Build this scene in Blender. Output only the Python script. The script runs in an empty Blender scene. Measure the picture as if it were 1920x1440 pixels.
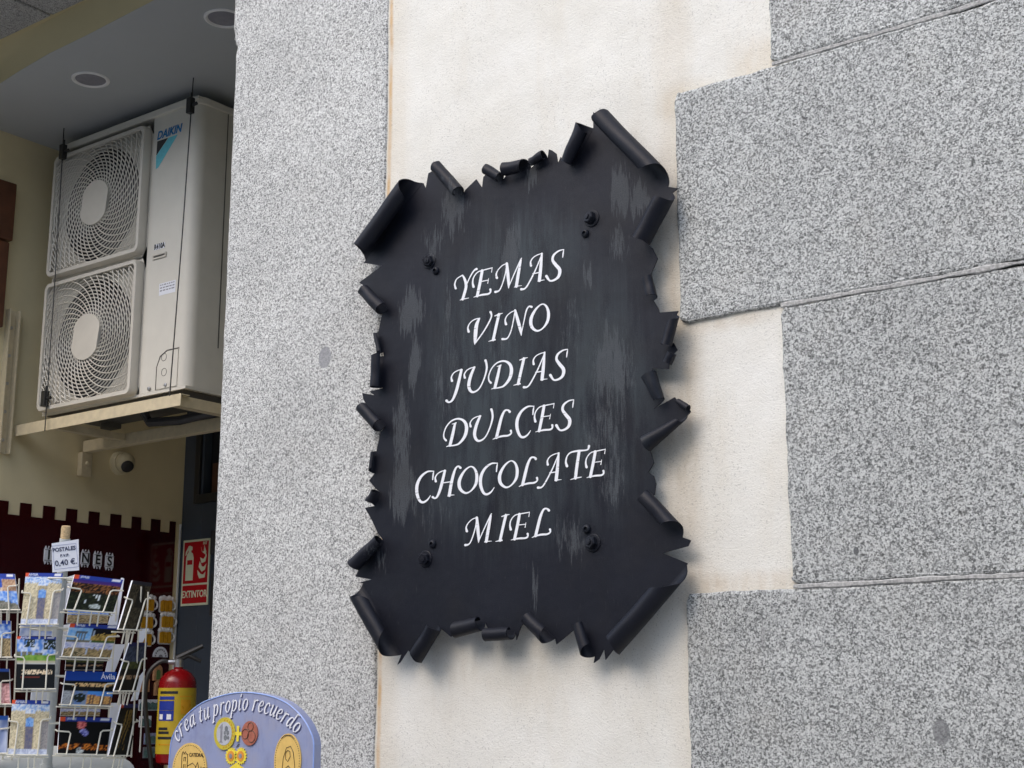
import bpy, bmesh, math, random
from mathutils import Vector, Matrix, geometry, noise
random.seed(11)
V3 = Vector
scene = bpy.context.scene
C = scene.collection

# ------------------------------------------------------------------ camera
W0, H0, FPX = 1920.0, 1440.0, 2664.0
CAM = V3((0.0, -2.92, 1.6))
YAW, PITCH, ROLL = math.radians(37.075), math.radians(12.589), math.radians(-0.103)
_d = V3((-math.sin(YAW)*math.cos(PITCH), math.cos(YAW)*math.cos(PITCH), math.sin(PITCH)))
_r = V3((math.cos(YAW), math.sin(YAW), 0.0)); _u = _r.cross(_d)
_r2 = _r*math.cos(ROLL)+_u*math.sin(ROLL); _u2 = -_r*math.sin(ROLL)+_u*math.cos(ROLL)
cd = bpy.data.cameras.new('camera'); cam = bpy.data.objects.new('camera', cd); C.objects.link(cam)
cd.sensor_fit = 'HORIZONTAL'; cd.sensor_width = 36.0; cd.lens = 36.0*FPX/W0; cd.clip_end = 300.0; cd.clip_start = 0.05
rot = Matrix((_r2, _u2, -_d)).transposed().to_4x4()
cam.matrix_world = Matrix.Translation(CAM) @ rot
scene.camera = cam

# ------------------------------------------------------------------ sky, sun, exposure
SUN_EL, SUN_AZ = math.radians(46), math.radians(190)      # azimuth clockwise from +Y
world = bpy.data.worlds.new('World'); scene.world = world; world.use_nodes = True
wn = world.node_tree; wn.nodes.clear()
sky = wn.nodes.new('ShaderNodeTexSky'); sky.sky_type = 'NISHITA'; sky.sun_disc = False
sky.sun_elevation = SUN_EL; sky.sun_rotation = SUN_AZ; sky.air_density = 1.0; sky.dust_density = 2.7; sky.ozone_density = 1.0
bg = wn.nodes.new('ShaderNodeBackground'); bg.inputs['Strength'].default_value = 0.15
wo = wn.nodes.new('ShaderNodeOutputWorld')
wn.links.new(sky.outputs[0], bg.inputs['Color']); wn.links.new(bg.outputs[0], wo.inputs['Surface'])
sl = bpy.data.lights.new('sun', 'SUN'); sl.energy = 0.7; sl.angle = math.radians(110); sl.color = (1.0, 0.975, 0.935)
so = bpy.data.objects.new('sun', sl); C.objects.link(so)
sdir = V3((math.sin(SUN_AZ)*math.cos(SUN_EL), math.cos(SUN_AZ)*math.cos(SUN_EL), math.sin(SUN_EL)))
so.rotation_euler = sdir.to_track_quat('Z', 'Y').to_euler(); so.location = (0, -6, 8)
vs = scene.view_settings
scene.display_settings.display_device = 'sRGB'
vs.view_transform = 'Standard'; vs.look = 'None'; vs.exposure = 0.92; vs.gamma = 1.0; vs.use_curve_mapping = False

# ------------------------------------------------------------------ helpers
def ray(px, py):
    return (_r2*((px-W0/2)/FPX) + _u2*((H0/2-py)/FPX) + _d)
class Frame:                                    # a plane with right, up and outward axes
    def __init__(s, O, U, N=None, Vv=V3((0, 0, 1))):
        s.O, s.U, s.V = V3(O), V3(U).normalized(), V3(Vv).normalized()
        s.N = s.U.cross(s.V) if N is None else V3(N)
    def at(s, u, v, d=0.0): return s.O+s.U*u+s.V*v+s.N*d
    def px(s, x, y, d=0.0):
        r = ray(x, y); t = (s.O+s.N*d-CAM).dot(s.N)/r.dot(s.N); q = CAM+r*t-s.O
        return (q.dot(s.U), q.dot(s.V))
FAC = Frame((0, 0, 0), (1, 0, 0))               # facade: u=x, v=z, d towards the street
XW = -5.62
SIDE = Frame((XW, 0, 0), (0, 1, 0))             # porch side wall: u=y, v=z, d=+x
YB = 1.76
BACK = Frame((0, YB, 0), (1, 0, 0))
def hexc(r, g, b): return tuple(((c/255.0)/12.92 if c/255.0 <= .04045 else ((c/255.0+.055)/1.055)**2.4) for c in (r, g, b))

def mesh_obj(name, verts, faces, mat=None, parent=None, smooth=False, edges=()):
    me = bpy.data.meshes.new(name); me.from_pydata([tuple(v) for v in verts], list(edges), faces); me.validate()
    bm = bmesh.new(); bm.from_mesh(me); bmesh.ops.recalc_face_normals(bm, faces=bm.faces) if smooth != 'keep' else None
    bm.to_mesh(me); bm.free()
    if smooth is True:
        for p in me.polygons: p.use_smooth = True
    o = bpy.data.objects.new(name, me); C.objects.link(o)
    if mat is not None: me.materials.append(mat)
    if parent is not None: o.parent = parent
    return o
def tag(o, label, cat, group=None):
    o['label'] = label; o['category'] = cat
    if group: o['group'] = group
    return o
def thing(name, label, cat, group=None, loc=(0, 0, 0)):
    o = bpy.data.objects.new(name, None); C.objects.link(o); o.empty_display_size = .05
    tag(o, label, cat, group); return o
def struct(o): o['kind'] = 'structure'; return o
def bevel(o, w, seg=2):
    m = o.modifiers.new('bevel', 'BEVEL'); m.width = w; m.segments = seg; m.limit_method = 'ANGLE'; m.angle_limit = math.radians(40)
    return o
class MB:
    def __init__(s): s.v, s.f = [], []
    def add(s, vs_, fs):
        n = len(s.v); s.v += [V3(v) for v in vs_]; s.f += [tuple(i+n for i in f) for f in fs]; return s
    def box(s, fr, u0, u1, v0, v1, d0, d1):
        P = [fr.at(u, v, d) for d in (d0, d1) for v in (v0, v1) for u in (u0, u1)]
        return s.add(P, [(0, 2, 3, 1), (4, 5, 7, 6), (0, 1, 5, 4), (2, 6, 7, 3), (0, 4, 6, 2), (1, 3, 7, 5)])
    def bar(s, a, b, w, h, up=V3((0, 0, 1))):
        a, b = V3(a), V3(b); t = (b-a).normalized(); x = t.cross(up).normalized(); z = x.cross(t)
        P = [p+x*(sx*w/2)+z*(sz*h/2) for p in (a, b) for sz in (-1, 1) for sx in (-1, 1)]
        return s.add(P, [(0, 2, 3, 1), (4, 5, 7, 6), (0, 1, 5, 4), (2, 6, 7, 3), (0, 4, 6, 2), (1, 3, 7, 5)])
    def tube(s, pts, r, n=6, closed=False):
        pts = [V3(p) for p in pts]; m = len(pts); rings = []
        up = None
        for i, p in enumerate(pts):
            a = pts[i-1] if (i or closed) else p; b = pts[(i+1) % m] if (i < m-1 or closed) else p
            t = (b-a).normalized()
            if up is None or abs(t.dot(up)) > .98: up = V3((0, 0, 1)) if abs(t.z) < .9 else V3((1, 0, 0))
            x = t.cross(up).normalized(); y = x.cross(t).normalized(); up = y
            rr = r[i] if isinstance(r, (list, tuple)) else r
            rings.append([p+(x*math.cos(2*math.pi*k/n)+y*math.sin(2*math.pi*k/n))*rr for k in range(n)])
        fs = []
        for i in range(m if closed else m-1):
            j = (i+1) % m
            for k in range(n): fs.append((i*n+k, i*n+(k+1) % n, j*n+(k+1) % n, j*n+k))
        if not closed: fs += [tuple(range(n)), tuple((m-1)*n+k for k in range(n))]
        return s.add([p for rg in rings for p in rg], fs)
    def lathe(s, prof, O, axis=V3((0, 0, 1)), n=24):
        axis = V3(axis).normalized(); x = axis.orthogonal().normalized(); y = axis.cross(x); m = len(prof)
        P = [V3(O)+axis*h+(x*math.cos(2*math.pi*k/n)+y*math.sin(2*math.pi*k/n))*r for (r, h) in prof for k in range(n)]
        fs = [(i*n+k, i*n+(k+1) % n, (i+1)*n+(k+1) % n, (i+1)*n+k) for i in range(m-1) for k in range(n)]
        if prof[0][0] > 1e-6: fs.append(tuple(range(n)))
        if prof[-1][0] > 1e-6: fs.append(tuple((m-1)*n+k for k in range(n)))
        return s.add(P, fs)
    def prism(s, pts, fr, d0, d1):
        n = len(pts); tri = geometry.tessellate_polygon([[V3((p[0], p[1], 0)) for p in pts]])
        P = [fr.at(p[0], p[1], d1) for p in pts]+[fr.at(p[0], p[1], d0) for p in pts]
        fs = [tuple(t) for t in tri]+[tuple(i+n for i in reversed(t)) for t in tri]
        fs += [(i, (i+1) % n, (i+1) % n+n, i+n) for i in range(n)]
        return s.add(P, fs)
    def build(s, name, mat, parent=None, smooth=False): return mesh_obj(name, s.v, s.f, mat, parent, smooth)
def shade(o, ang=35):
    for p in o.data.polygons: p.use_smooth = True
    try: o.data.set_sharp_from_angle(angle=math.radians(ang))
    except Exception: pass
    return o
def circ(cx, cy, rx, ry=None, n=32, a0=0.0, a1=2*math.pi):
    ry = rx if ry is None else ry; full = abs(a1-a0-2*math.pi) < 1e-6
    return [(cx+rx*math.cos(a0+(a1-a0)*k/(n if full else n-1)), cy+ry*math.sin(a0+(a1-a0)*k/(n if full else n-1))) for k in range(n)]
def rrect(u0, u1, v0, v1, r, n=5):
    out = []
    for cx, cy, a in ((u1-r, v1-r, 0), (u0+r, v1-r, 90), (u0+r, v0+r, 180), (u1-r, v0+r, 270)):
        out += [(cx+r*math.cos(math.radians(a+90*k/(n-1))), cy+r*math.sin(math.radians(a+90*k/(n-1)))) for k in range(n)]
    return out
def text(name, body, fr, u, v, size, d, mat, parent, shear=0.0, bold=0.0, sx=1.0, align='CENTER', ext=.0004, spacing=1.0, ang=0.0):
    cu = bpy.data.curves.new(name, 'FONT'); cu.body = body; cu.size = size; cu.shear = shear; cu.offset = bold
    cu.extrude = ext; cu.align_x = align; cu.align_y = 'CENTER'; cu.space_character = spacing; cu.resolution_u = 4
    to = bpy.data.objects.new(name, cu); C.objects.link(to); bpy.context.view_layer.update()
    me = bpy.data.meshes.new_from_object(to.evaluated_get(bpy.context.evaluated_depsgraph_get()))
    bpy.data.objects.remove(to); bpy.data.curves.remove(cu)
    ca, sa = math.cos(ang), math.sin(ang)
    for vt in me.vertices:
        x, y = vt.co.x*sx, vt.co.y
        vt.co = fr.at(u+x*ca-y*sa, v+x*sa+y*ca, d+vt.co.z)
    me.materials.clear(); me.materials.append(mat)
    o = bpy.data.objects.new(name, me); C.objects.link(o); o.parent = parent; return o

# ------------------------------------------------------------------ materials
class NT:
    def __init__(s, name):
        s.m = bpy.data.materials.new(name); s.m.use_nodes = True; s.t = s.m.node_tree; s.t.nodes.clear()
        s.out = s.n('ShaderNodeOutputMaterial'); s.b = s.n('ShaderNodeBsdfPrincipled'); s.l(s.b.outputs[0], s.out.inputs[0])
    def n(s, k, **kw):
        nd = s.t.nodes.new(k)
        for a, v in kw.items(): setattr(nd, a, v)
        return nd
    def l(s, a, b): s.t.links.new(a, b)
    def val(s, sock, v):
        if hasattr(v, 'is_linked') or isinstance(v, bpy.types.NodeSocket): s.l(v, sock)
        else: sock.default_value = v
    def pos(s): return s.n('ShaderNodeNewGeometry').outputs['Position']
    def map(s, vec, scale=(1, 1, 1), loc=(0, 0, 0)):
        m = s.n('ShaderNodeMapping'); s.l(vec, m.inputs[0]); m.inputs['Scale'].default_value = scale; m.inputs['Location'].default_value = loc
        return m.outputs[0]
    def noise(s, vec, scale, detail=2, rough=.5, dist=0.0):
        n = s.n('ShaderNodeTexNoise'); s.l(vec, n.inputs['Vector']); n.inputs['Scale'].default_value = scale
        n.inputs['Detail'].default_value = detail; n.inputs['Roughness'].default_value = rough; n.inputs['Distortion'].default_value = dist
        return n.outputs['Fac']
    def vor(s, vec, scale, out='Color', feature='F1', rnd=1.0):
        n = s.n('ShaderNodeTexVoronoi', feature=feature); s.l(vec, n.inputs['Vector']); n.inputs['Scale'].default_value = scale
        n.inputs['Randomness'].default_value = rnd; return n.outputs[out]
    def ramp(s, fac, stops, interp='LINEAR'):
        r = s.n('ShaderNodeValToRGB'); cr = r.color_ramp; cr.interpolation = interp
        while len(cr.elements) < len(stops): cr.elements.new(.5)
        for e, (p, c) in zip(cr.elements, stops):
            e.position = p; e.color = (c, c, c, 1) if not hasattr(c, '__len__') else (*c, 1)
        s.l(fac, r.inputs[0]); return r.outputs[0]
    def math(s, op, a, b=0.0, clamp=False):
        m = s.n('ShaderNodeMath', operation=op, use_clamp=clamp); s.val(m.inputs[0], a); s.val(m.inputs[1], b); return m.outputs[0]
    def mix(s, fac, a, b, mode='MIX'):
        m = s.n('ShaderNodeMix', data_type='RGBA', blend_type=mode); s.val(m.inputs[0], fac)
        for i, v in ((6, a), (7, b)):
            if isinstance(v, bpy.types.NodeSocket): s.l(v, m.inputs[i])
            else: m.inputs[i].default_value = (*v, 1) if len(v) == 3 else v
        return m.outputs[2]
    def bump(s, h, strength=.3, dist=.002, prev=None):
        b = s.n('ShaderNodeBump'); s.l(h, b.inputs['Height']); b.inputs['Strength'].default_value = strength; b.inputs['Distance'].default_value = dist
        if prev is not None: s.l(prev, b.inputs['Normal'])
        return b.outputs[0]
    def blob(s, vec, cx, cz, rx, rz, soft=1.0):       # 1 inside an ellipse in world x,z fading to 0 outside
        m = s.map(vec, (1/rx, 0, 1/rz), (-cx/rx, 0, -cz/rz))
        ln = s.n('ShaderNodeVectorMath', operation='LENGTH'); s.l(m, ln.inputs[0])
        r = s.n('ShaderNodeMapRange', interpolation_type='SMOOTHSTEP'); s.l(ln.outputs['Value'], r.inputs[0])
        r.inputs[1].default_value = 1.0+.25*soft; r.inputs[2].default_value = 1.0-.75*soft; r.inputs[3].default_value = 0; r.inputs[4].default_value = 1
        return r.outputs[0]
    def fin(s, color=None, rough=.5, metal=0.0, normal=None, spec=None, coat=None):
        if color is not None:
            if isinstance(color, bpy.types.NodeSocket): s.l(color, s.b.inputs['Base Color'])
            else: s.b.inputs['Base Color'].default_value = (*color, 1)
        s.val(s.b.inputs['Roughness'], rough); s.b.inputs['Metallic'].default_value = metal
        if normal is not None: s.l(normal, s.b.inputs['Normal'])
        if spec is not None: s.b.inputs['Specular IOR Level'].default_value = spec
        if coat is not None: s.b.inputs['Coat Weight'].default_value = coat
        return s.m
def plain(name, col, rough=.5, metal=0.0, var=.12, scale=40.0, bmp=.05, spec=None):
    t = NT(name); p = t.pos(); n = t.noise(p, scale, 4, .6)
    lo = tuple(c*(1-var) for c in col); hi = tuple(min(1, c*(1+var)) for c in col)
    c = t.mix(t.ramp(n, [(.3, 0.0), (.7, 1.0)]), lo, hi)
    r = t.math('ADD', t.math('MULTIPLY', n, .2), rough-.1)
    return t.fin(c, r, metal, t.bump(t.noise(p, scale*6, 2), bmp, .001), spec)

def granite(name, white, mid, dark, tint_amt=.12, gs=2.0, spots=(), dirt=()):
    t = NT(name); p = t.pos()
    wob = t.n('ShaderNodeTexNoise'); t.l(p, wob.inputs['Vector']); wob.inputs['Scale'].default_value = 120*gs; wob.inputs['Detail'].default_value = 2
    off = t.n('ShaderNodeVectorMath', operation='MULTIPLY_ADD'); t.l(wob.outputs['Color'], off.inputs[0]); off.inputs[1].default_value = (.012/gs,)*3; t.l(p, off.inputs[2])
    q = off.outputs[0]
    sep = t.n('ShaderNodeSeparateColor'); t.l(t.vor(q, 150*gs), sep.inputs[0])
    a = sep.outputs[0]
    n = t.noise(p, 210*gs, 3, .65)
    f = t.math('ADD', t.math('MULTIPLY', a, .52), t.math('MULTIPLY', n, .62))
    col = t.ramp(f, [(.22, dark), (.40, tuple(.5*(x+y) for x, y in zip(dark, mid))), (.52, mid), (.64, tuple(.45*x+.55*y for x, y in zip(mid, white))), (.8, white)])
    sep2 = t.n('ShaderNodeSeparateColor'); t.l(t.vor(q, 105*gs), sep2.inputs[0])
    flk = t.ramp(sep2.outputs[1], [(.91, 0.0), (.94, 1.0)])
    col = t.mix(t.math('MULTIPLY', flk, .6), col, tuple(x*.7 for x in dark))
    # broad tonal drift, warm stains
    big = t.noise(p, 2.3, 5, .6)
    col = t.mix(1.0, col, t.ramp(big, [(.25, .86), (.75, 1.12)]), 'MULTIPLY')
    oi = t.n('ShaderNodeObjectInfo'); col = t.mix(1.0, col, t.ramp(oi.outputs['Random'], [(0.0, .95), (1.0, 1.05)]), 'MULTIPLY')
    st = t.ramp(t.noise(p, 5.5, 4, .65), [(.52, 0.0), (.75, 1.0)])
    col = t.mix(t.math('MULTIPLY', st, tint_amt), col, (.42, .36, .27))
    for (cx, cz, rx, rz, amt, dc) in spots:
        nz = t.noise(p, 60, 3, .6)
        bl = t.blob(p, cx, cz, rx, rz, .35)
        mk = t.math('MULTIPLY', t.ramp(t.math('ADD', bl, t.math('MULTIPLY', nz, .5)), [(.70, 0.0), (.85, 1.0)]), amt)
        col = t.mix(mk, col, dc)
    nrm = t.bump(t.noise(p, 240*gs/1.9, 2, .6), .45, .0026, t.bump(t.noise(p, 14, 3, .6), .3, .012))
    return t.fin(col, .72, 0, nrm, .35)

def stucco_mat():
    t = NT('stucco'); p = t.pos()
    d1 = t.noise(p, 6.0, 3, .5); 
    w = t.n('ShaderNodeTexNoise'); t.l(p, w.inputs['Vector']); w.inputs['Scale'].default_value = 9; w.inputs['Detail'].default_value = 2
    off = t.n('ShaderNodeVectorMath', operation='MULTIPLY_ADD'); t.l(w.outputs['Color'], off.inputs[0]); off.inputs[1].default_value = (.11,)*3; t.l(p, off.inputs[2])
    strokes = t.noise(t.map(off.outputs[0], (95, 60, 260)), 1.0, 3, .6)
    fine = t.noise(p, 330, 3, .6); mid = t.noise(p, 120, 3, .6)
    base = t.ramp(t.noise(p, 3.2, 6, .62), [(.3, hexc(222, 220, 210)), (.55, hexc(230, 229, 221)), (.75, hexc(236, 236, 230))])
    stain = t.ramp(t.noise(t.map(p, (7, 1, 1.6)), 1.0, 5, .65), [(.52, 0.0), (.78, 1.0)])
    col = t.mix(t.math('MULTIPLY', stain, .25), base, hexc(208, 196, 172))
    # yellowish run along the pilaster edge and dirt beside the blocks
    sx = t.n('ShaderNodeSeparateXYZ'); t.l(p, sx.inputs[0])
    e = t.math('ADD', sx.outputs[0], t.math('MULTIPLY', t.noise(t.map(p, (8, 1, 3)), 1.0, 4, .6), .10))
    def band(x0, x1, x2, x3):
        r = t.ramp(t.math('DIVIDE', t.math('SUBTRACT', e, -2.80), 1.6), [((x0+2.8)/1.6, 0.0), ((x1+2.8)/1.6, 1.0), ((x2+2.8)/1.6, 1.0), ((x3+2.8)/1.6, 0.0)]); return r
    col = t.mix(t.math('MULTIPLY', band(-2.72, -2.66, -2.62, -2.52), .22), col, hexc(196, 172, 128))
    col = t.mix(t.math('MULTIPLY', band(-1.72, -1.66, -1.62, -1.58), .18), col, hexc(190, 168, 132))
    xx = sx.outputs[0]; zz = sx.outputs[2]
    thin = t.ramp(t.math('DIVIDE', t.math('SUBTRACT', t.math('ADD', xx, t.math('MULTIPLY', t.noise(p, 14, 3), .006)), -2.685), .10), [(.13, 0.0), (.18, 1.0), (.24, 1.0), (.31, 0.0)])
    col = t.mix(t.math('MULTIPLY', thin, t.ramp(t.noise(p, 9, 3), [(.35, .15), (.6, .75)])), col, hexc(205, 165, 110))
    # warm brown patches below and beside the metal sign, dirt around the block corners
    for (cx, cz, rx, rz, am, cc) in ((-2.42, 1.66, .14, .14, .30, hexc(170, 148, 112)), (-2.15, 1.66, .16, .12, .26, hexc(172, 150, 116)), (-1.88, 1.68, .12, .14, .26, hexc(175, 153, 118)),
                                (-1.70, 2.25, .07, .35, .55, hexc(168, 146, 110)), (-1.73, 2.72, .06, .28, .55, hexc(172, 150, 115)), (-1.66, 3.08, .10, .06, .5, hexc(196, 172, 132)),
                                (-1.50, 1.86, .20, .035, .55, hexc(186, 160, 122)), (-1.66, 1.86, .08, .08, .5, hexc(176, 152, 115)), (-1.46, 3.13, .09, .07, .5, hexc(205, 180, 138)), (-1.55, 2.49, .16, .03, .45, hexc(184, 160, 124))):
        mk = t.math('MULTIPLY', t.math('MULTIPLY', t.blob(p, cx, cz, rx, rz, 1.0), t.ramp(t.noise(t.map(p, (30, 1, 9)), 1.0, 4, .6), [(.3, .25), (.65, 1.0)])), am*.7)
        col = t.mix(mk, col, cc)
    pits = t.ramp(t.noise(p, 260, 2, .5), [(.30, 0.72), (.40, 1.0)])
    col = t.mix(1.0, col, pits, 'MULTIPLY')
    spk = t.ramp(t.vor(p, 34, 'Distance'), [(.035, 1.0), (.06, 0.0)])
    sp2 = t.math('MULTIPLY', spk, t.ramp(t.noise(p, 4, 2), [(.6, 0.0), (.68, .7)]))
    col = t.mix(sp2, col, (.12, .10, .09))
    h = t.math('ADD', t.math('MULTIPLY', strokes, .9), t.math('ADD', t.math('MULTIPLY', fine, .55), t.math('MULTIPLY', mid, .5)))
    return t.fin(col, .85, 0, t.bump(h, .34, .004, t.bump(d1, .22, .03)), .2)

M = {}
def spot_fac(px, py): return FAC.px(px, py)
s1 = spot_fac(609, 670); s2 = spot_fac(1765, 1372); s3 = spot_fac(1605, 1033); s4 = spot_fac(1430, 1195)
M['granite_light'] = granite('granite_light', (.72, .73, .705), (.45, .457, .445), (.085, .088, .086), .06, 2.0, [(s1[0], s1[1], .028, .036, .8, (.26, .265, .28))])
M['granite'] = granite('granite_grey', (.615, .635, .62), (.33, .344, .338), (.045, .049, .048), .08, 2.0,
                       [(s2[0], s2[1], .020, .028, .75, (.16, .165, .17)), (s3[0], s3[1], .007, .010, .9, (.10, .105, .11)), (s4[0], s4[1], .006, .03, .5, (.2, .2, .2))])
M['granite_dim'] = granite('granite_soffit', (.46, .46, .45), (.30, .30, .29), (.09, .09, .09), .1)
M['stucco'] = stucco_mat()
M['mortar'] = plain('mortar', (.43, .43, .415), .9, 0, .45, 140, .9)
M['mortar_warm'] = plain('opposite_stone', (.46, .43, .37), .9, 0, .2, 2)  # pale tone chosen so the added building bounces light
M['mortar_dark'] = plain('mortar_dark', (.05, .05, .05), .9)
M['cream'] = plain('cream_paint', hexc(222, 207, 166), .8, 0, .06, 3, .1)
M['beige'] = plain('beige_paint', hexc(190, 178, 138), .8, 0, .05, 3, .1)
M['ceil'] = plain('ceiling_paint', hexc(174, 178, 180), .8, 0, .04, 2, .05)
M['maroon'] = plain('maroon_gloss', hexc(52, 6, 11), .12, 0, .05, 3, .0)
M['slate'] = plain('slate_paint', hexc(62, 70, 80), .45, 0, .08, 5, .05)
M['black'] = plain('black_plastic', (.02, .02, .02), .4)
M['dark'] = plain('dark_void', (.012, .012, .013), .9)
M['brownwood'] = plain('brown_wood', hexc(92, 55, 35), .5, 0, .25, 12)
M['ac'] = plain('ac_ivory', hexc(212, 208, 196), .42, 0, .04, 8, .02)
M['ac_grille'] = plain('ac_grille', hexc(206, 201, 189), .45, 0, .05, 8)
M['ac_seam'] = plain('ac_seam', hexc(88, 86, 80), .6)
M['fan'] = plain('fan_grey', (.045, .045, .047), .5)
M['bracket'] = plain('bracket_paint', hexc(206, 192, 160), .5, 0, .1, 30)
M['steel'] = plain('steel', (.45, .45, .46), .35, .9)
M['white'] = plain('white_plastic', (.78, .78, .77), .4, 0, .03)
M['blue_logo'] = plain('blue_logo', hexc(0, 110, 170), .4)
M['cyan_logo'] = plain('cyan_logo', hexc(95, 190, 205), .4)
M['black_ink'] = plain('black_ink', (.015, .015, .018), .5)
M['grey_ink'] = plain('grey_ink', (.25, .25, .28), .6)
M['navy_ink'] = plain('navy_ink', hexc(30, 35, 75), .5)
M['red_sign'] = plain('red_sign', hexc(190, 22, 28), .35, 0, .04)
M['lumi'] = plain('luminescent_cream', hexc(226, 230, 196), .4, 0, .03)
M['ext_red'] = plain('extinguisher_red', hexc(130, 12, 18), .25, 0, .05)
M['ext_yellow'] = plain('extinguisher_label', hexc(190, 164, 42), .4, 0, .05)
M['ext_blue'] = plain('label_blue', hexc(35, 55, 150), .4)
M['pole'] = plain('pole_grey', hexc(196, 200, 198), .4, 0, .05)
M['wire'] = plain('wire_cream', hexc(226, 222, 205), .4, 0, .06)
M['paper'] = plain('paper_white', hexc(232, 234, 240), .7, 0, .02)
M['cork'] = plain('cork', hexc(205, 178, 135), .9, 0, .3, 200, .4)
M['ground'] = None
M['gold'] = plain('gold_print', hexc(226, 190, 110), .35, .0, .08, 60)
M['gold_line'] = plain('gold_print_line', hexc(60, 45, 20), .5)
M['coin_gold'] = plain('coin_gold', hexc(214, 196, 70), .35, .2, .08, 60)
M['coin_silver'] = plain('coin_silver', hexc(196, 198, 204), .35, .2, .1, 60)
M['copper'] = plain('copper', hexc(184, 112, 92), .35, .2, .15, 60)
M['yellow'] = plain('yellow_print', hexc(238, 216, 70), .4)
M['orange'] = plain('orange_print', hexc(222, 150, 60), .4)

def ground_mat():
    t = NT('paving_stone'); p = t.pos()
    br = t.n('ShaderNodeTexBrick'); t.l(p, br.inputs['Vector']); br.inputs['Scale'].default_value = 1.0
    br.inputs['Color1'].default_value = (.36, .345, .32, 1); br.inputs['Color2'].default_value = (.30, .29, .27, 1); br.inputs['Mortar'].default_value = (.1, .1, .1, 1)
    br.inputs['Mortar Size'].default_value = .008; br.inputs['Brick Width'].default_value = .6; br.inputs['Row Height'].default_value = .4
    c = t.mix(.35, br.outputs['Color'], t.ramp(t.noise(p, 90, 4, .7), [(.3, .12), (.7, .45)]), 'MIX')
    return t.fin(c, .8, 0, t.bump(t.noise(p, 60, 4), .3, .004))
M['ground'] = ground_mat()
def panel_blue():
    t = NT('blue_panel'); p = t.pos()
    n = t.noise(p, 11, 5, .6); s = t.noise(t.map(p, (60, 1, 18)), 1.0, 4, .6)
    c = t.ramp(n, [(.3, hexc(138, 143, 172)), (.5, hexc(147, 156, 190)), (.7, hexc(156, 158, 180))])
    c = t.mix(t.math('MULTIPLY', t.ramp(s, [(.55, 0.0), (.75, 1.0)]), .3), c, hexc(110, 116, 160))
    return t.fin(c, .3, 0, None)
M['blue_panel'] = panel_blue()

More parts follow.
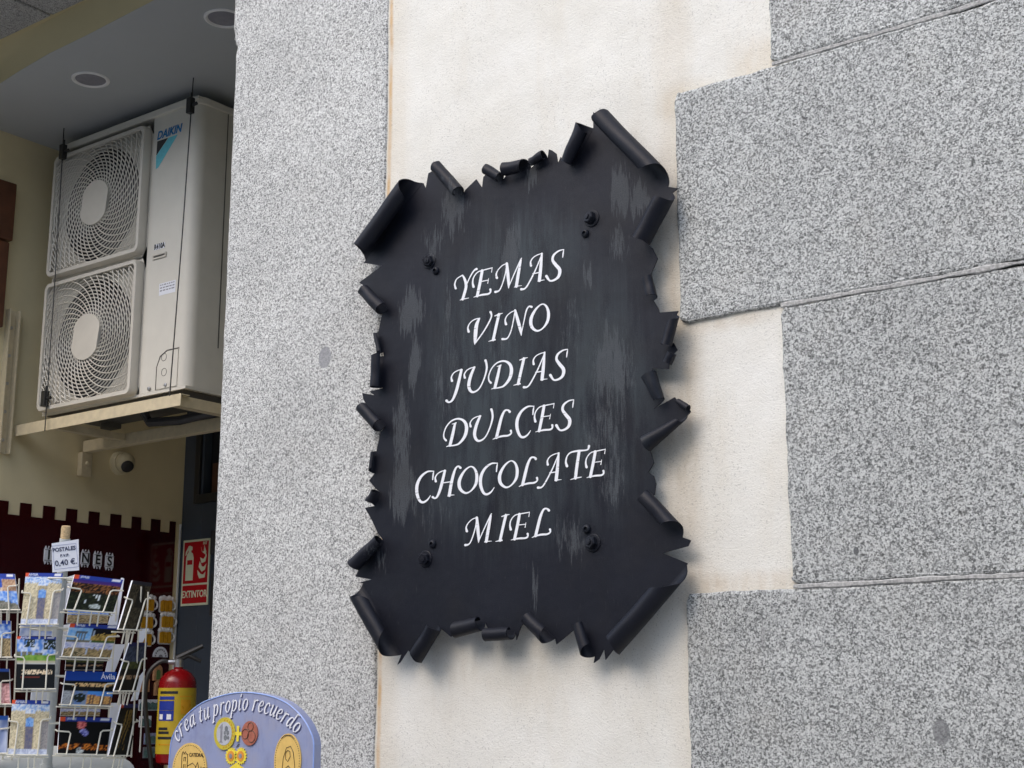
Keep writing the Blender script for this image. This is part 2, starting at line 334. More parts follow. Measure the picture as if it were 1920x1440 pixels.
def sign_paint():
    t = NT('weathered_black_paint'); p = t.pos()
    wn_ = t.n('ShaderNodeTexNoise'); t.l(t.map(p, (95, 95, 5)), wn_.inputs['Vector']); wn_.inputs['Scale'].default_value = 1.0; wn_.inputs['Detail'].default_value = 5; wn_.inputs['Roughness'].default_value = .7
    wp = t.n('ShaderNodeVectorMath', operation='MULTIPLY_ADD'); t.l(wn_.outputs['Color'], wp.inputs[0]); wp.inputs[1].default_value = (.05, 0, .22); t.l(p, wp.inputs[2])
    wq = t.n('ShaderNodeVectorMath', operation='SUBTRACT'); t.l(wp.outputs[0], wq.inputs[0]); wq.inputs[1].default_value = (.025, 0, .11); q = wq.outputs[0]
    base = t.ramp(t.noise(p, 5, 4, .55), [(.3, (.0070, .0082, .0140)), (.7, (.0112, .0128, .0205))])
    def stretch(n, lo=.32, hi=.68): return t.ramp(n, [(lo, 0.0), (hi, 1.0)])
    st1 = stretch(t.noise(t.map(p, (60, 60, 7)), 1.0, 6, .7)); st2 = stretch(t.noise(t.map(p, (230, 230, 26)), 1.0, 5, .75), .36, .64); spk = stretch(t.noise(p, 300, 3, .7), .3, .7)
    wide = stretch(t.noise(t.map(p, (14, 14, 3.2)), 1.0, 5, .6))
    def S(px, py, rx, ry):
        u, v = FAC.px(px, py, .06); return u, v, rx*3.55/FPX/.78, ry*3.55/FPX
    # dull teal weathering over the middle of the sheet
    tl = None
    for a in ((900, 690, 150, 330), (1110, 740, 110, 270), (930, 880, 190, 160), (960, 500, 150, 130)):
        b = t.blob(q, *S(*a), 1.0); tl = b if tl is None else t.math('MAXIMUM', tl, b)
    g_ = t.math('ADD', t.math('MULTIPLY', wide, .45), t.math('ADD', t.math('MULTIPLY', st1, .30), t.math('MULTIPLY', spk, .30)))
    f = t.math('MULTIPLY', tl, t.ramp(g_, [(.30, .0), (.66, 1.0)]))
    col = t.mix(t.math('MULTIPLY', f, .85), base, (.042, .054, .062))
    # chalky scuffed patches, torn into vertical brush marks
    pt = None
    for a in ((945, 475, 26, 75, 1.0), (757, 580, 36, 60, 1.05), (762, 680, 20, 70, .9), (742, 800, 30, 120, .75), (742, 915, 36, 85, 1.0), (1135, 690, 50, 100, .85), (1120, 810, 50, 110, .62), (1130, 900, 36, 70, .62),
              (1150, 355, 26, 70, 1.05), (1187, 372, 26, 40, 1.0), (1145, 455, 26, 45, .62), (838, 385, 38, 70, .8), (800, 445, 34, 50, .62), (825, 560, 14, 70, .62), (1090, 510, 9, 26, 1.2), (990, 1105, 10, 50, .8), (1055, 1005, 36, 46, .68), (985, 322, 18, 34, .9), (700, 1040, 26, 26, .6), (830, 720, 60, 180, .45), (1060, 620, 40, 120, .45), (800, 960, 60, 60, .4), (940, 640, 60, 160, .35)):
        b = t.math('MULTIPLY', t.blob(q, *S(*a[:4]), 1.0), a[4]); pt = b if pt is None else t.math('MAXIMUM', pt, b)
    k = t.math('ADD', t.math('MULTIPLY', st2, .42), t.math('ADD', t.math('MULTIPLY', st1, .42), t.math('MULTIPLY', pt, .80)))
    k = t.ramp(k, [(.78, 0.0), (1.75, 1.0)])
    k = t.math('MULTIPLY', k, t.ramp(spk, [(.1, .45), (.7, 1.0)]))
    col = t.mix(t.math('MULTIPLY', k, .78), col, (.078, .087, .096))
    sc = t.ramp(t.noise(t.map(p, (320, 320, 40)), 1.0, 2, .5), [(.70, 0.0), (.76, 1.0)])
    col = t.mix(t.math('MULTIPLY', sc, .12), col, (.13, .13, .13))
    bl = t.ramp(t.noise(p, 7, 3), [(.5, 0.0), (.8, 1.0)])
    col = t.mix(t.math('MULTIPLY', bl, .3), col, (.020, .018, .015))
    rg = t.math('ADD', t.math('MULTIPLY', k, .2), t.math('ADD', t.math('MULTIPLY', t.noise(p, 30, 3), .16), .40))
    return t.fin(col, rg, 0, t.bump(t.math('ADD', spk, t.math('MULTIPLY', st2, .8)), .16, .0008, t.bump(t.noise(p, 9, 3), .12, .02)), .24)
M['sign'] = sign_paint()
def letter_white():
    t = NT('white_vinyl'); p = t.pos()
    cr = t.ramp(t.noise(t.map(p, (25, 25, 210)), 1.0, 2, .5), [(.28, .45), (.335, 1.0)])
    c = t.mix(1.0, (.83, .85, .88), cr, 'MULTIPLY')
    return t.fin(c, .5)
M['letter'] = letter_white()
def attr_mat(name, rough=.3):
    t = NT(name); a = t.n('ShaderNodeVertexColor', layer_name='print'); return t.fin(a.outputs[0], rough, 0, None, .2)
M['print'] = attr_mat('printed_card')

# ------------------------------------------------------------------ ground and building
mb = MB(); mb.add([(-40, -40, 0), (40, -40, 0), (40, 40, 0), (-40, 40, 0)], [(0, 1, 2, 3)])
struct(mb.build('pavement', M['ground']))

opp = thing('added_opposite_building', 'unseen stone building added across the street to block low sky light', 'building')  # added, unseen: keeps low sky light out of the porch, bounces some back
OPF = Frame((0, -9.5, 0), (-1, 0, 0))
mb = MB(); mb.box(OPF, -22, 22, 0, 6.4, -6, 0); mb.build('wall', M['mortar_warm'], opp)
for fl_ in range(2):
    for k in range(-7, 8):
        mb = MB(); mb.box(OPF, k*2.9-.55, k*2.9+.55, fl_*3.0+.9, fl_*3.0+2.6, .002, .05); wf = mb.build('window', M['white'], opp)
        mb = MB(); mb.box(OPF, k*2.9-.47, k*2.9+.47, fl_*3.0+.98, fl_*3.0+2.52, .052, .06); mb.build('pane', M['dark'], wf)
mb = MB(); mb.box(OPF, -22.2, 22.2, 6.4, 6.65, -6.2, .35); mb.build('roof', M['brownwood'], opp)
ST = -.011     # stucco surface lies 16 mm behind the stone faces
fac = thing('building_facade', 'granite and pale plaster facade of the building, filling the right of the view', 'facade')
def jit(p, k=1.0, amp=.0022): return amp*k*(noise.noise(V3((p[0]*9, p[1]*9, 3.1)))+.6*noise.noise(V3((p[0]*37, p[1]*37, 7.7))))
def stone(name, poly, mat, parent, d_face=0.0, d_back=-.12, rad=.010, amp=.0030, seg=.02):
    """dressed stone: wavy outline, rounded arrises, plain face"""
    n = len(poly); ring = []
    for i in range(n):
        a, b = V3((*poly[i], 0)), V3((*poly[(i+1) % n], 0)); m = max(2, int((b-a).length/seg)); t = (b-a).normalized(); nr = V3((t.y, -t.x, 0))
        for k in range(m):
            f = k/m; p = a.lerp(b, f); s = min(f, 1-f)*(b-a).length
            cut = max(0.0, .016-s)*.55                                   # softened corners
            ring.append((p+nr*(jit(p, 1.0, amp)-cut), nr))
    prof = [(0, d_back), (0, d_face-rad), (rad*.28, d_face-rad*.30), (rad, d_face)]
    mb = MB(); k = len(ring); P = []
    # orientation
    area = sum(ring[i][0].x*ring[(i+1) % k][0].y-ring[(i+1) % k][0].x*ring[i][0].y for i in range(k)); sg = 1 if area > 0 else -1
    for ins, d in prof:
        for p, nr in ring:
            q = p-nr*ins*sg; P.append(FAC.at(q.x, q.y, d+(jit(p, 1, .0012) if d == d_face else 0)))
    F = [(j*k+i, j*k+(i+1) % k, (j+1)*k+(i+1) % k, (j+1)*k+i) for j in range(len(prof)-1) for i in range(k)]
    top = [P[3*k+i] for i in range(k)]
    tri = geometry.tessellate_polygon([[V3((p.x, p.z, 0)) for p in top]])
    F += [(3*k+a, 3*k+b, 3*k+c) for a, b, c in tri]
    mb.add(P, F); o = mb.build(name, mat, parent); return o
# pilaster: wider stone on top of the shaft
zc = FAC.px(443, 72)[1]
stone('pilaster', [(-3.352, 0.0), (-2.676, 0.0), (-2.676, 5.6), (-3.372, 5.6), (-3.372, zc+.012), (-3.366, zc-.012), (-3.356, zc-.03)], M['granite_light'], fac, 0, -.46, .016, .0024, .03)
# right-hand blocks, course by course: (left, right, bottom, top)
g = .0035
ys = [0.0, .60, 1.215, 1.848, 2.497, 3.103, 3.74, 4.38, 5.02, 5.6]
lefts = [-1.425, -1.70, -1.425, -1.698, -1.427, -1.693, -1.42, -1.69, -1.42]
lefts = [-1.70, -1.425, -1.700, -1.426, -1.693, -1.421, -1.69, -1.42, -1.69]
ends = [.06, .42, .10, .46, .02, .38, .08, .4, .1]
for i in range(len(lefts)):
    z0, z1 = ys[i]+g, ys[i+1]-g
    stone('granite_block', [(lefts[i], z0), (ends[i]-g, z0), (ends[i]-g, z1), (lefts[i], z1)], M['granite'], fac, random.uniform(-.001, .001), -.12, .008, .0046)
    stone('granite_block', [(ends[i]+g, z0), (1.6, z0), (1.6, z1), (ends[i]+g, z1)], M['granite'], fac, random.uniform(-.001, .001), -.12, .008, .0046)
    # pale pointing over each bed joint, ragged and a little proud
    if 0 < i:
        l = max(lefts[i], lefts[i-1])+.004; n = 150; P = []; F = []
        for k in range(n+1):
            x = l+(1.6-l)*k/n; w = .0056+.0030*noise.noise(V3((x*11, i*5.0, 0)))+.0030*noise.noise(V3((x*60, i, 1)))
            o2 = .0024*noise.noise(V3((x*5, i*3.3, 5)))+.0016*noise.noise(V3((x*31, i*3.3, 2)))
            w = max(.0016, w)
            P += [FAC.at(x, ys[i]+o2-w, -.0012), FAC.at(x, ys[i]+o2-w*.6, .0010), FAC.at(x, ys[i]+o2+w*.6, .0012), FAC.at(x, ys[i]+o2+w, -.0012)]
        for k in range(n): F += [(4*k+j, 4*k+4+j, 4*k+5+j, 4*k+1+j) for j in range(3)]
        mesh_obj('mortar_joint', P, F, M['mortar'], fac)
# plaster field between pilaster and quoins (fills behind the toothed edge), finely subdivided with a hand-trowelled surface
P = []; F = []; nx, nz = 64, 150; x0, x1, z0, z1 = -2.69, -1.30, 0.0, 5.6
for j in range(nz+1):
    for i in range(nx+1):
        x = x0+(x1-x0)*i/nx; z = z0+(z1-z0)*j/nz
        P.append(FAC.at(x, z, ST+.0030*noise.noise(V3((x*3.1, z*3.1, 2)))+.0018*noise.noise(V3((x*9, z*9, 6)))))
F = [(j*(nx+1)+i, j*(nx+1)+i+1, (j+1)*(nx+1)+i+1, (j+1)*(nx+1)+i) for j in range(nz) for i in range(nx)]
o = mesh_obj('plaster_field', P, F, M['stucco'], fac, True)
# core wall behind everything, lintel over the porch, unseen masonry added left of the porch to block light
mb = MB(); mb.box(FAC, -3.30, 1.6, 0, 5.6, -.50, -.14); mb.build('wall_core', M['mortar'], fac)
ZL = 4.30                                                          # underside of the lintel
jx = Frame((0, 0, ZL), (1, 0, 0), Vv=(0, 1, 0))
r = ray(70, 18); t_ = (ZL-CAM.z)/r.z; jxx = (CAM+r*t_).x
mb = MB(); mb.box(FAC, jxx+.006, -3.40, ZL, 5.6, -.165, .25); bevel(mb.build('lintel_stone', M['granite_dim'], fac), .006)
mb = MB(); mb.box(FAC, -5.70, jxx-.006, ZL, 5.6, -.165, .25); bevel(mb.build('lintel_stone', M['granite_dim'], fac), .006)
for k in range(9):
    z0, z1 = ys[k]+g, ys[k+1]-g
    stone('granite_block', [(-7.6, z0), (-5.70, z0), (-5.70, z1), (-7.6, z1)], M['granite'], fac, 0, -.2, .012, .0032, .08)

# ------------------------------------------------------------------ porch shell
ZC = 4.192
w = thing('porch_side_wall', 'cream painted side wall of the porch behind the air conditioner', 'wall')
mb = MB(); mb.box(SIDE, -.0, YB+.1, 0, 4.6, -.12, 0); mb.build('wall_plaster', M['cream'], w)
def cpx(x, y, z=ZC):
    r = ray(x, y); t = (z-CAM.z)/r.z; p = CAM+r*t; return (p.x, p.y)
edge = [cpx(-60, 190), cpx(0, 157), cpx(40, 131), cpx(93, 100), cpx(165, 65), cpx(230, 31), cpx(290, 0), cpx(380, -42)]
edge = [(XW-.02, edge[0][1])]+[e for e in edge if e[0] > XW]+[(-3.28, edge[-1][1]-.02)]
mb = MB(); CF = Frame((0, 0, ZC), (1, 0, 0), Vv=(0, 1, 0))
mb.prism(edge+[(-3.28, YB+.05), (XW-.02, YB+.05)], CF, .0, .06)
struct(mb.build('ceiling', M['ceil']))
bm_ = thing('porch_bulkhead', 'beige plaster bulkhead running along the edge of the grey ceiling', 'bulkhead')
P = []; F = []
for k, (x, y) in enumerate(edge):
    prof = [(y-.002, ZC-.001), (y-.010, ZC+.02), (y-.02, ZC+.06), (min(y-.04, .2), ZL+.012), (.10, ZL+.012)]
    P += [V3((x, b, c)) for b, c in prof]
for k in range(len(edge)-1): F += [(5*k+j, 5*k+5+j, 5*k+6+j, 5*k+1+j) for j in range(4)]
shade(mesh_obj('plaster_face', P, F, M['beige'], bm_), 60)
mb = MB(); mb.box(FAC, -5.7, -3.2, ZL+.03, 4.7, -1.9, -.10); mb.build('plaster_core', M['beige'], bm_)
w2 = thing('added_inner_wall', 'hidden cream wall added behind the granite pilaster to block light from the porch', 'wall')
mb = MB(); mb.box(FAC, -3.30, -3.2, 0, 4.4, -YB-.1, -.462); mb.build('wall_plaster', M['cream'], w2)  # added out of view to keep light out of the porch

# back wall: slate panel with door leaf and a window light
dr = thing('slate_door', 'dark slate grey metal door and frame at the back of the porch', 'door')
def bx(*p): return BACK.px(*p)
wl = bx(384, 832)[0]; wt = bx(400, 800)[1]; wb_ = bx(400, 932)[1]
mb = MB(); mb.box(BACK, XW, wl, 0, 4.3, -.05, 0); mb.box(BACK, wl, -3.2, 0, wb_, -.05, 0); mb.box(BACK, wl, -3.2, wt+.7, 4.3, -.05, 0)
bevel(mb.build('leaf', M['slate'], dr), .003)
mb = MB(); mb.box(BACK, wl-.03, -3.2, wb_-.025, wb_+.02, .0, .018); mb.box(BACK, wl-.05, wl-.012, wb_-.025, wt+.7, .0, .016); bevel(mb.build('window_frame', M['black'], dr), .003)
mb = MB(); mb.box(BACK, wl-.05, -3.2, wb_-.05, wt+.75, -.075, -.055); mb.build('window_back', M['dark'], dr)
pu, pv = bx(398, 930); mb = MB(); mb.box(BACK, pu-.02, -3.3, wb_+.02, bx(398, 868)[1], -.052, -.012); mb.build('carton', M['brownwood'], dr)
mb = MB(); jl = BACK.px(402, 1000, .03)[0]
mb.box(BACK, jl, jl+.035, 0, bx(395, 985)[1], 0, .03); bevel(mb.build('jamb', M['slate'], dr), .004)
for (ya, yb) in ((998, 1042), (1078, 1156)):
    mb = MB(); u = BACK.px(402, ya, .035)[0]; mb.tube([BACK.at(u, bx(398, ya)[1], .035), BACK.at(u, bx(396, yb)[1], .035)], .016, 10); shade(mb.build('hinge', M['black'], dr))
mb = MB(); mb.box(SIDE, YB-.014, YB-.004, 0, 2.47, 0, .008); bevel(tag(mb.build('corner_trim', M['white']), 'thin white vertical trim between the maroon panel and the slate door', 'trim'), .002)

# ------------------------------------------------------------------ the black scroll sign
D0 = .030                    # front of the sheet, metres off the stone face
SG = thing('scroll_sign', 'large black sheet metal scroll sign with curled torn edges and white lettering', 'sign')
ITEMS = [  # clockwise outline of the sheet; p: plain edge point, c: curled strip along x1,y1-x2,y2 with end half-widths, end cuts and roll angle
 ('p', 798, 353), ('p', 803, 325), ('c', 815, 309, 861, 361, 11, 11, .14, .03, 300),
 ('p', 872.4, 356), ('p', 892.8, 336), ('p', 903.7, 352), ('p', 906, 332), ('c', 911, 317, 938, 333, 9, 9, .10, .05, 310),
 ('c', 945, 318.5, 990, 309, 11.5, 10.5, .0, .30, 300), ('c', 995, 306, 1021, 291, 8, 9, .0, .05, 330), ('p', 1029, 280), ('p', 1035, 282), ('p', 1043, 288), ('p', 1046, 306), ('p', 1051, 294), ('p', 1060, 305),
 ('c', 1066, 307, 1100, 234, 12, 16, .02, .20, 310), ('p', 1112, 210), ('p', 1120, 216),
 ('c', 1130, 221, 1246, 341, 16, 17, .01, .30, 268), ('p', 1245, 349), ('p', 1272, 353),
 ('c', 1254, 360, 1204, 452, 16, 17, .28, .02, 285), ('p', 1216, 459), ('p', 1223, 465), ('p', 1233, 484.7), ('p', 1219, 518),
 ('c', 1212, 517, 1222, 560, 10, 11, .1, .12, 225), ('p', 1235, 580), ('p', 1236, 586), ('p', 1271.8, 583),
 ('c', 1266, 588, 1250, 648, 9, 10, .34, .02, 290), ('p', 1263, 643), ('p', 1270, 656), ('c', 1261, 662, 1252, 682, 8, 8, .05, .05, 250), ('p', 1254, 692), ('p', 1224, 690),
 ('c', 1217, 704, 1237, 752, 15, 10, .02, .02, 240), ('p', 1225, 767), ('p', 1265, 744.6), ('c', 1270, 752, 1291, 766, 5, 6, .05, .05, 260), ('p', 1295, 772),
 ('c', 1287, 779, 1212, 834, 5, 14, .30, .02, 280), ('p', 1219.3, 844.7), ('p', 1226, 868), ('p', 1215.4, 885.5), ('p', 1226, 893), ('p', 1230, 907), ('p', 1227, 928),
 ('c', 1206, 930, 1275, 1003, 14, 15, .04, .36, 250), ('p', 1295, 1013), ('p', 1290, 1024), ('p', 1242, 1037), ('p', 1289, 1056),
 ('c', 1280, 1064, 1143, 1221, 17, 18, .36, .16, 290), ('p', 1135, 1237), ('p', 1132.6, 1216), ('p', 1123, 1236), ('p', 1113, 1243), ('c', 1105, 1232, 1085, 1170, 13, 11, .34, .02, 285),
 ('p', 1072, 1184), ('p', 1056, 1198), ('p', 1043, 1208), ('c', 1031, 1199, 989, 1157, 13, 12, .30, .02, 270), ('p', 977, 1174), ('p', 968, 1200),
 ('c', 960, 1188, 912, 1190, 11, 11, .06, .02, 320), ('c', 902, 1170, 852, 1183, 12, 13, .02, .14, 330), ('p', 845, 1194), ('p', 826, 1178), ('c', 815, 1174, 777, 1239, 14, 14, .02, .20, 225), ('p', 764.5, 1219), ('p', 750, 1241.7), ('p', 745, 1246),
 ('c', 739, 1230, 667, 1096, 16, 16, .32, .28, 290), ('p', 660, 1090), ('p', 675, 1092), ('p', 696.4, 1086.4), ('p', 666, 1081), ('c', 661, 1066, 712, 1012, 13, 10, .16, .02, 300),
 ('p', 708, 999), ('p', 698.3, 977.5), ('p', 684, 952), ('c', 694, 946, 707, 922, 10, 9, .2, .05, 235), ('p', 704, 916), ('p', 692, 901), ('c', 697, 887, 701, 846, 6, 5, .2, .05, 225), ('p', 711, 822),
 ('p', 713, 811), ('c', 714, 798, 676, 757, 12, 11, .04, .25, 290), ('p', 681, 748), ('p', 679, 737), ('p', 702, 741), ('p', 692, 734), ('c', 708, 726, 710, 666, 11, 11, .02, .02, 265), ('c', 713, 660, 705, 622, 6, 5, .02, .12, 260),
 ('p', 714, 599), ('p', 717, 589), ('c', 718, 579, 677, 538, 11, 11, .03, .24, 290), ('p', 673, 530), ('p', 716, 498), ('p', 682, 493), ('c', 672, 481, 779, 335, 16, 17, .20, .26, 285),
]
cen = V3((*FAC.px(965, 730, D0), 0))
outline = []; curls = []
for it in ITEMS:
    if it[0] == 'p': outline.append(V3((*FAC.px(it[1], it[2], D0), 0)))
    else:
        _, x1, y1, x2, y2, w1, w2, e1, e2, ang = it
        ang = 360*(ang/360)**1.06
        if e1 == 0: e1 = random.uniform(.02, .14)
        if e2 == 0: e2 = random.uniform(.02, .14)
        def rad(x, y, w):
            q = FAC.at(*FAC.px(x, y)); return w*((q-CAM).dot(_d))/FPX
        r1, r2 = rad(x1, y1, w1), rad(x2, y2, w2)
        a = V3((*FAC.px(x1, y1, D0+r1), 0)); b = V3((*FAC.px(x2, y2, D0+r2), 0))
        t = (b-a).normalized(); nr = V3((-t.y, t.x, 0)); WF = 1.36
        a = a-nr*(r1*(WF-1.08)); b = b-nr*(r2*(WF-1.08)); r1 *= WF; r2 *= WF
        outline += [a, b]; curls.append((a, b, r1, r2, e1, e2, ang))
pts = [(p.x, p.y) for p in outline]
mb = MB(); mb.prism(pts, FAC, D0-.003, D0); mb.build('sheet', M['sign'], SG)
for ci, (a, b, r1, r2, e1, e2, ang) in enumerate(curls):
    t = (b-a).normalized(); nr = V3((t.y, -t.x, 0)); mid = (a+b)/2
    nr = V3((-t.y, t.x, 0))                      # clockwise order: outward is to the left of travel
    if sum(1 for _ in ()) : pass
    nt, na = 12, 24; P = []; th = .0022
    prof = [(0.0, 0.0, 0.0)]; A_ = math.radians(ang)
    for j in range(na):
        qm = (j+.5)/na; R_ = 1.22-.50*qm+.18*noise.noise(V3((ci*3.1, qm*2.2, 4))); dt = A_/na; tm = A_*qm
        prof.append((prof[-1][0]+R_*dt*math.cos(tm), prof[-1][1]+R_*dt*math.sin(tm), A_*(j+1)/na))
    sc0 = 1/max(pf[0] for pf in prof)
    for lay in (0, 1):
        for i in range(nt+1):
            for j in range(na+1):
                q = j/na; f = e1*q+(1-(e1+e2)*q)*(i/nt)
                # torn, slightly wavering ends and a little denting
                f += (.030*noise.noise(V3((ci*7.1, q*4, i*.01 if i < nt/2 else 9)))+.07*noise.noise(V3((ci*2.3, q*1.3, 5 if i < nt/2 else 8)))*q)*abs(2*i/nt-1)
                r0 = (r1+(r2-r1)*f)*(1+.09*noise.noise(V3((ci*5.7, f*2.0, q*2.0)))*min(1, q*4))
                po, ph, ta = prof[j]; o_ = po*sc0*r0-th*lay*math.sin(ta); h_ = ph*sc0*r0+th*lay*math.cos(ta)
                u = a.lerp(b, f)+nr*o_
                P.append(FAC.at(u.x, u.y, D0+h_-.0015))
    W_ = na+1; N_ = (nt+1)*W_; F = []
    for i in range(nt):
        for j in range(na):
            F.append((i*W_+j, i*W_+j+1, (i+1)*W_+j+1, (i+1)*W_+j)); F.append((N_+i*W_+j, N_+(i+1)*W_+j, N_+(i+1)*W_+j+1, N_+i*W_+j+1))
    for i in range(nt): F.append((i*W_+na, N_+i*W_+na, N_+(i+1)*W_+na, (i+1)*W_+na)); F.append((i*W_, (i+1)*W_, N_+(i+1)*W_, N_+i*W_))
    for j in range(na): F.append((j, N_+j, N_+j+1, j+1)); F.append((nt*W_+j, nt*W_+j+1, N_+nt*W_+j+1, N_+nt*W_+j))
    shade(mesh_obj('curled_strip', P, F, M['sign'], SG), 40)

# lettering: brush strokes (x, y, width) traced per letter in one row, reused in the others
SA, SB, SC_ = (840, 460, 7.2), (820, 640, 6.857), (770, 820, 6.545); SD = (950, 820, 6.545)
G = {
 'Y': (SA, -.20, (165, 742), [[(105, 582, 26), (94, 525, 18), (120, 455, 12), (200, 402, 14)], [(196, 400, 16), (228, 460, 30), (247, 548, 34), (225, 645, 32), (200, 728, 32)], [(163, 742, 5), (200, 728, 14), (285, 711, 7)], [(248, 545, 12), (300, 430, 14), (352, 345, 18), (390, 320, 27)]]),
 'E': (SA, -.20, (348, 702), [[(346, 560, 30), (335, 500, 20), (350, 430, 14), (400, 365, 13), (470, 338, 14), (602, 303, 11)], [(600, 300, 8), (590, 364, 9)], [(465, 342, 33), (440, 480, 35), (398, 685, 34)], [(347, 703, 5), (395, 686, 15), (470, 668, 22), (545, 657, 22), (576, 632, 20), (576, 597, 27)], [(445, 491, 12), (550, 470, 10)], [(553, 448, 6), (541, 514, 10)]]),
 'M': (SA, -.20, (635, 640), [[(662, 440, 30), (653, 390, 18), (680, 330, 12), (740, 270, 12), (812, 240, 10)], [(797, 250, 12), (777, 380, 14), (737, 520, 14), (695, 608, 16), (642, 630, 29)], [(797, 246, 30), (812, 400, 38), (822, 530, 28), (820, 584, 5)], [(824, 560, 10), (900, 380, 14), (985, 195, 15), (1002, 172, 4)], [(990, 195, 18), (955, 380, 36), (926, 556, 35)], [(900, 567, 8), (926, 555, 13), (1002, 544, 5)]]),
 'A': (SA, -.20, (980, 610), [[(1122, 275, 28), (1118, 222, 17), (1150, 168, 12), (1210, 130, 12), (1282, 106, 8)], [(1270, 122, 12), (1180, 340, 16), (1085, 525, 18), (1038, 585, 18), (992, 594, 31)], [(1270, 112, 22), (1252, 330, 38), (1236, 476, 38)], [(1214, 488, 8), (1240, 478, 15), (1310, 467, 5)], [(1150, 386, 13), (1248, 365, 13)]]),
 'S': (SA, -.20, (1375, 490), [[(1567, 52, 5), (1557, 105, 16), (1550, 163, 11)], [(1566, 57, 10), (1500, 75, 17), (1432, 130, 25), (1415, 200, 32), (1455, 262, 40), (1508, 330, 42), (1500, 412, 34), (1445, 465, 25), (1378, 478, 22), (1332, 418, 34)]]),
 'V': (SA, -.19, (362, 1340), [[(280, 1165, 30), (271, 1110, 18), (300, 1048, 12), (360, 1002, 13), (436, 982, 10)], [(425, 986, 22), (387, 1080, 42), (374, 1200, 44), (367, 1300, 30), (362, 1342, 5)], [(372, 1320, 14), (480, 1170, 16), (556, 1040, 17), (590, 955, 18), (578, 902, 30)]]),
 'I': (SA, -.19, (550, 1298), [[(628, 956, 9), (690, 931, 17), (742, 916, 5)], [(690, 932, 33), (642, 1140, 33), (612, 1278, 33)], [(549, 1299, 5), (600, 1283, 16), (638, 1274, 20)]]),
 'N': (SA, -.19, (725, 1275), [[(785, 1065, 30), (774, 1010, 18), (800, 950, 12), (860, 900, 12), (922, 876, 9)], [(907, 884, 12), (886, 1010, 14), (852, 1158, 14), (803, 1254, 16), (737, 1267, 28)], [(910, 878, 26), (945, 1010, 38), (983, 1150, 34), (993, 1222, 5)], [(993, 1200, 8), (1030, 1020, 14), (1060, 885, 17), (1095, 828, 18), (1132, 832, 28)]]),
 'O': (SA, -.19, (1240, 980), [[(1272, 795, 15), (1190, 860, 24), (1125, 985, 38), (1130, 1095, 38), (1200, 1154, 25), (1275, 1125, 17), (1343, 1030, 32), (1358, 915, 36), (1330, 825, 26), (1272, 795, 15)]]),
 'J': (SB, -.155, (110, 790), [[(190, 508, 28), (183, 460, 16), (215, 405, 12), (270, 374, 12), (328, 362, 10)], [(312, 368, 28), (277, 520, 33), (242, 650, 33), (198, 752, 24), (152, 784, 20), (122, 765, 31)]]),
 'U': (SB, -.155, (450, 665), [[(355, 468, 27), (349, 425, 16), (380, 375, 12), (430, 345, 12), (492, 328, 8)], [(478, 334, 24), (430, 450, 34), (406, 560, 36), (425, 632, 32), (470, 653, 22), (540, 608, 16), (600, 490, 16), (636, 362, 22), (634, 292, 24), (622, 247, 28)]]),
 'D': (SB, -.155, (695, 615), [[(690, 534, 25), (665, 500, 19), (664, 440, 14), (700, 350, 14), (770, 277, 16), (860, 254, 21), (930, 292, 33), (955, 372, 38), (930, 480, 34), (860, 570, 22), (790, 597, 16), (725, 605, 13), (693, 616, 5)], [(829, 302, 5), (806, 325, 24), (780, 440, 33), (742, 597, 33)], [(770, 323, 7), (800, 316, 12), (830, 302, 5)]]),
 'L': (SB, -.14, (715, 1262), [[(932, 905, 30), (910, 886, 20), (868, 894, 22), (828, 975, 30), (795, 1100, 34), (762, 1238, 33)], [(714, 1263, 5), (760, 1240, 17), (840, 1219, 22), (910, 1212, 21), (950, 1185, 18), (948, 1150, 26)]]),
 'C': (SB, -.14, (1100, 1248), [[(1246, 828, 5), (1236, 880, 17), (1230, 942, 13)], [(1245, 835, 10), (1165, 840, 19), (1085, 900, 27), (1033, 1000, 35), (1027, 1110, 36), (1060, 1207, 30), (1105, 1234, 25), (1160, 1205, 18), (1203, 1145, 8)]]),
 'H': (SC_, -.143, (272, 750), [[(310, 540, 26), (304, 495, 16), (330, 450, 12), (380, 418, 12), (437, 405, 8)], [(422, 410, 26), (391, 540, 31), (361, 650, 30), (327, 728, 22), (297, 748, 18), (274, 734, 26)], [(390, 561, 12), (502, 544, 12)], [(613, 374, 28), (588, 356, 18), (558, 378, 20), (530, 450, 28), (501, 570, 33), (477, 714, 33)], [(454, 723, 7), (480, 712, 14), (541, 707, 5)]]),
 'T': (SD, -.143, (783, 520), [[(742, 353, 29), (728, 300, 20), (745, 230, 14), (790, 186, 16), (880, 166, 21), (960, 160, 16), (1000, 146, 18), (1012, 107, 26)], [(892, 170, 31), (866, 340, 33), (846, 500, 33)], [(782, 521, 5), (845, 502, 14), (918, 489, 10)]]),
}
def P_(s, x, y): return (s[0]+x/s[2], s[1]+y/s[2])
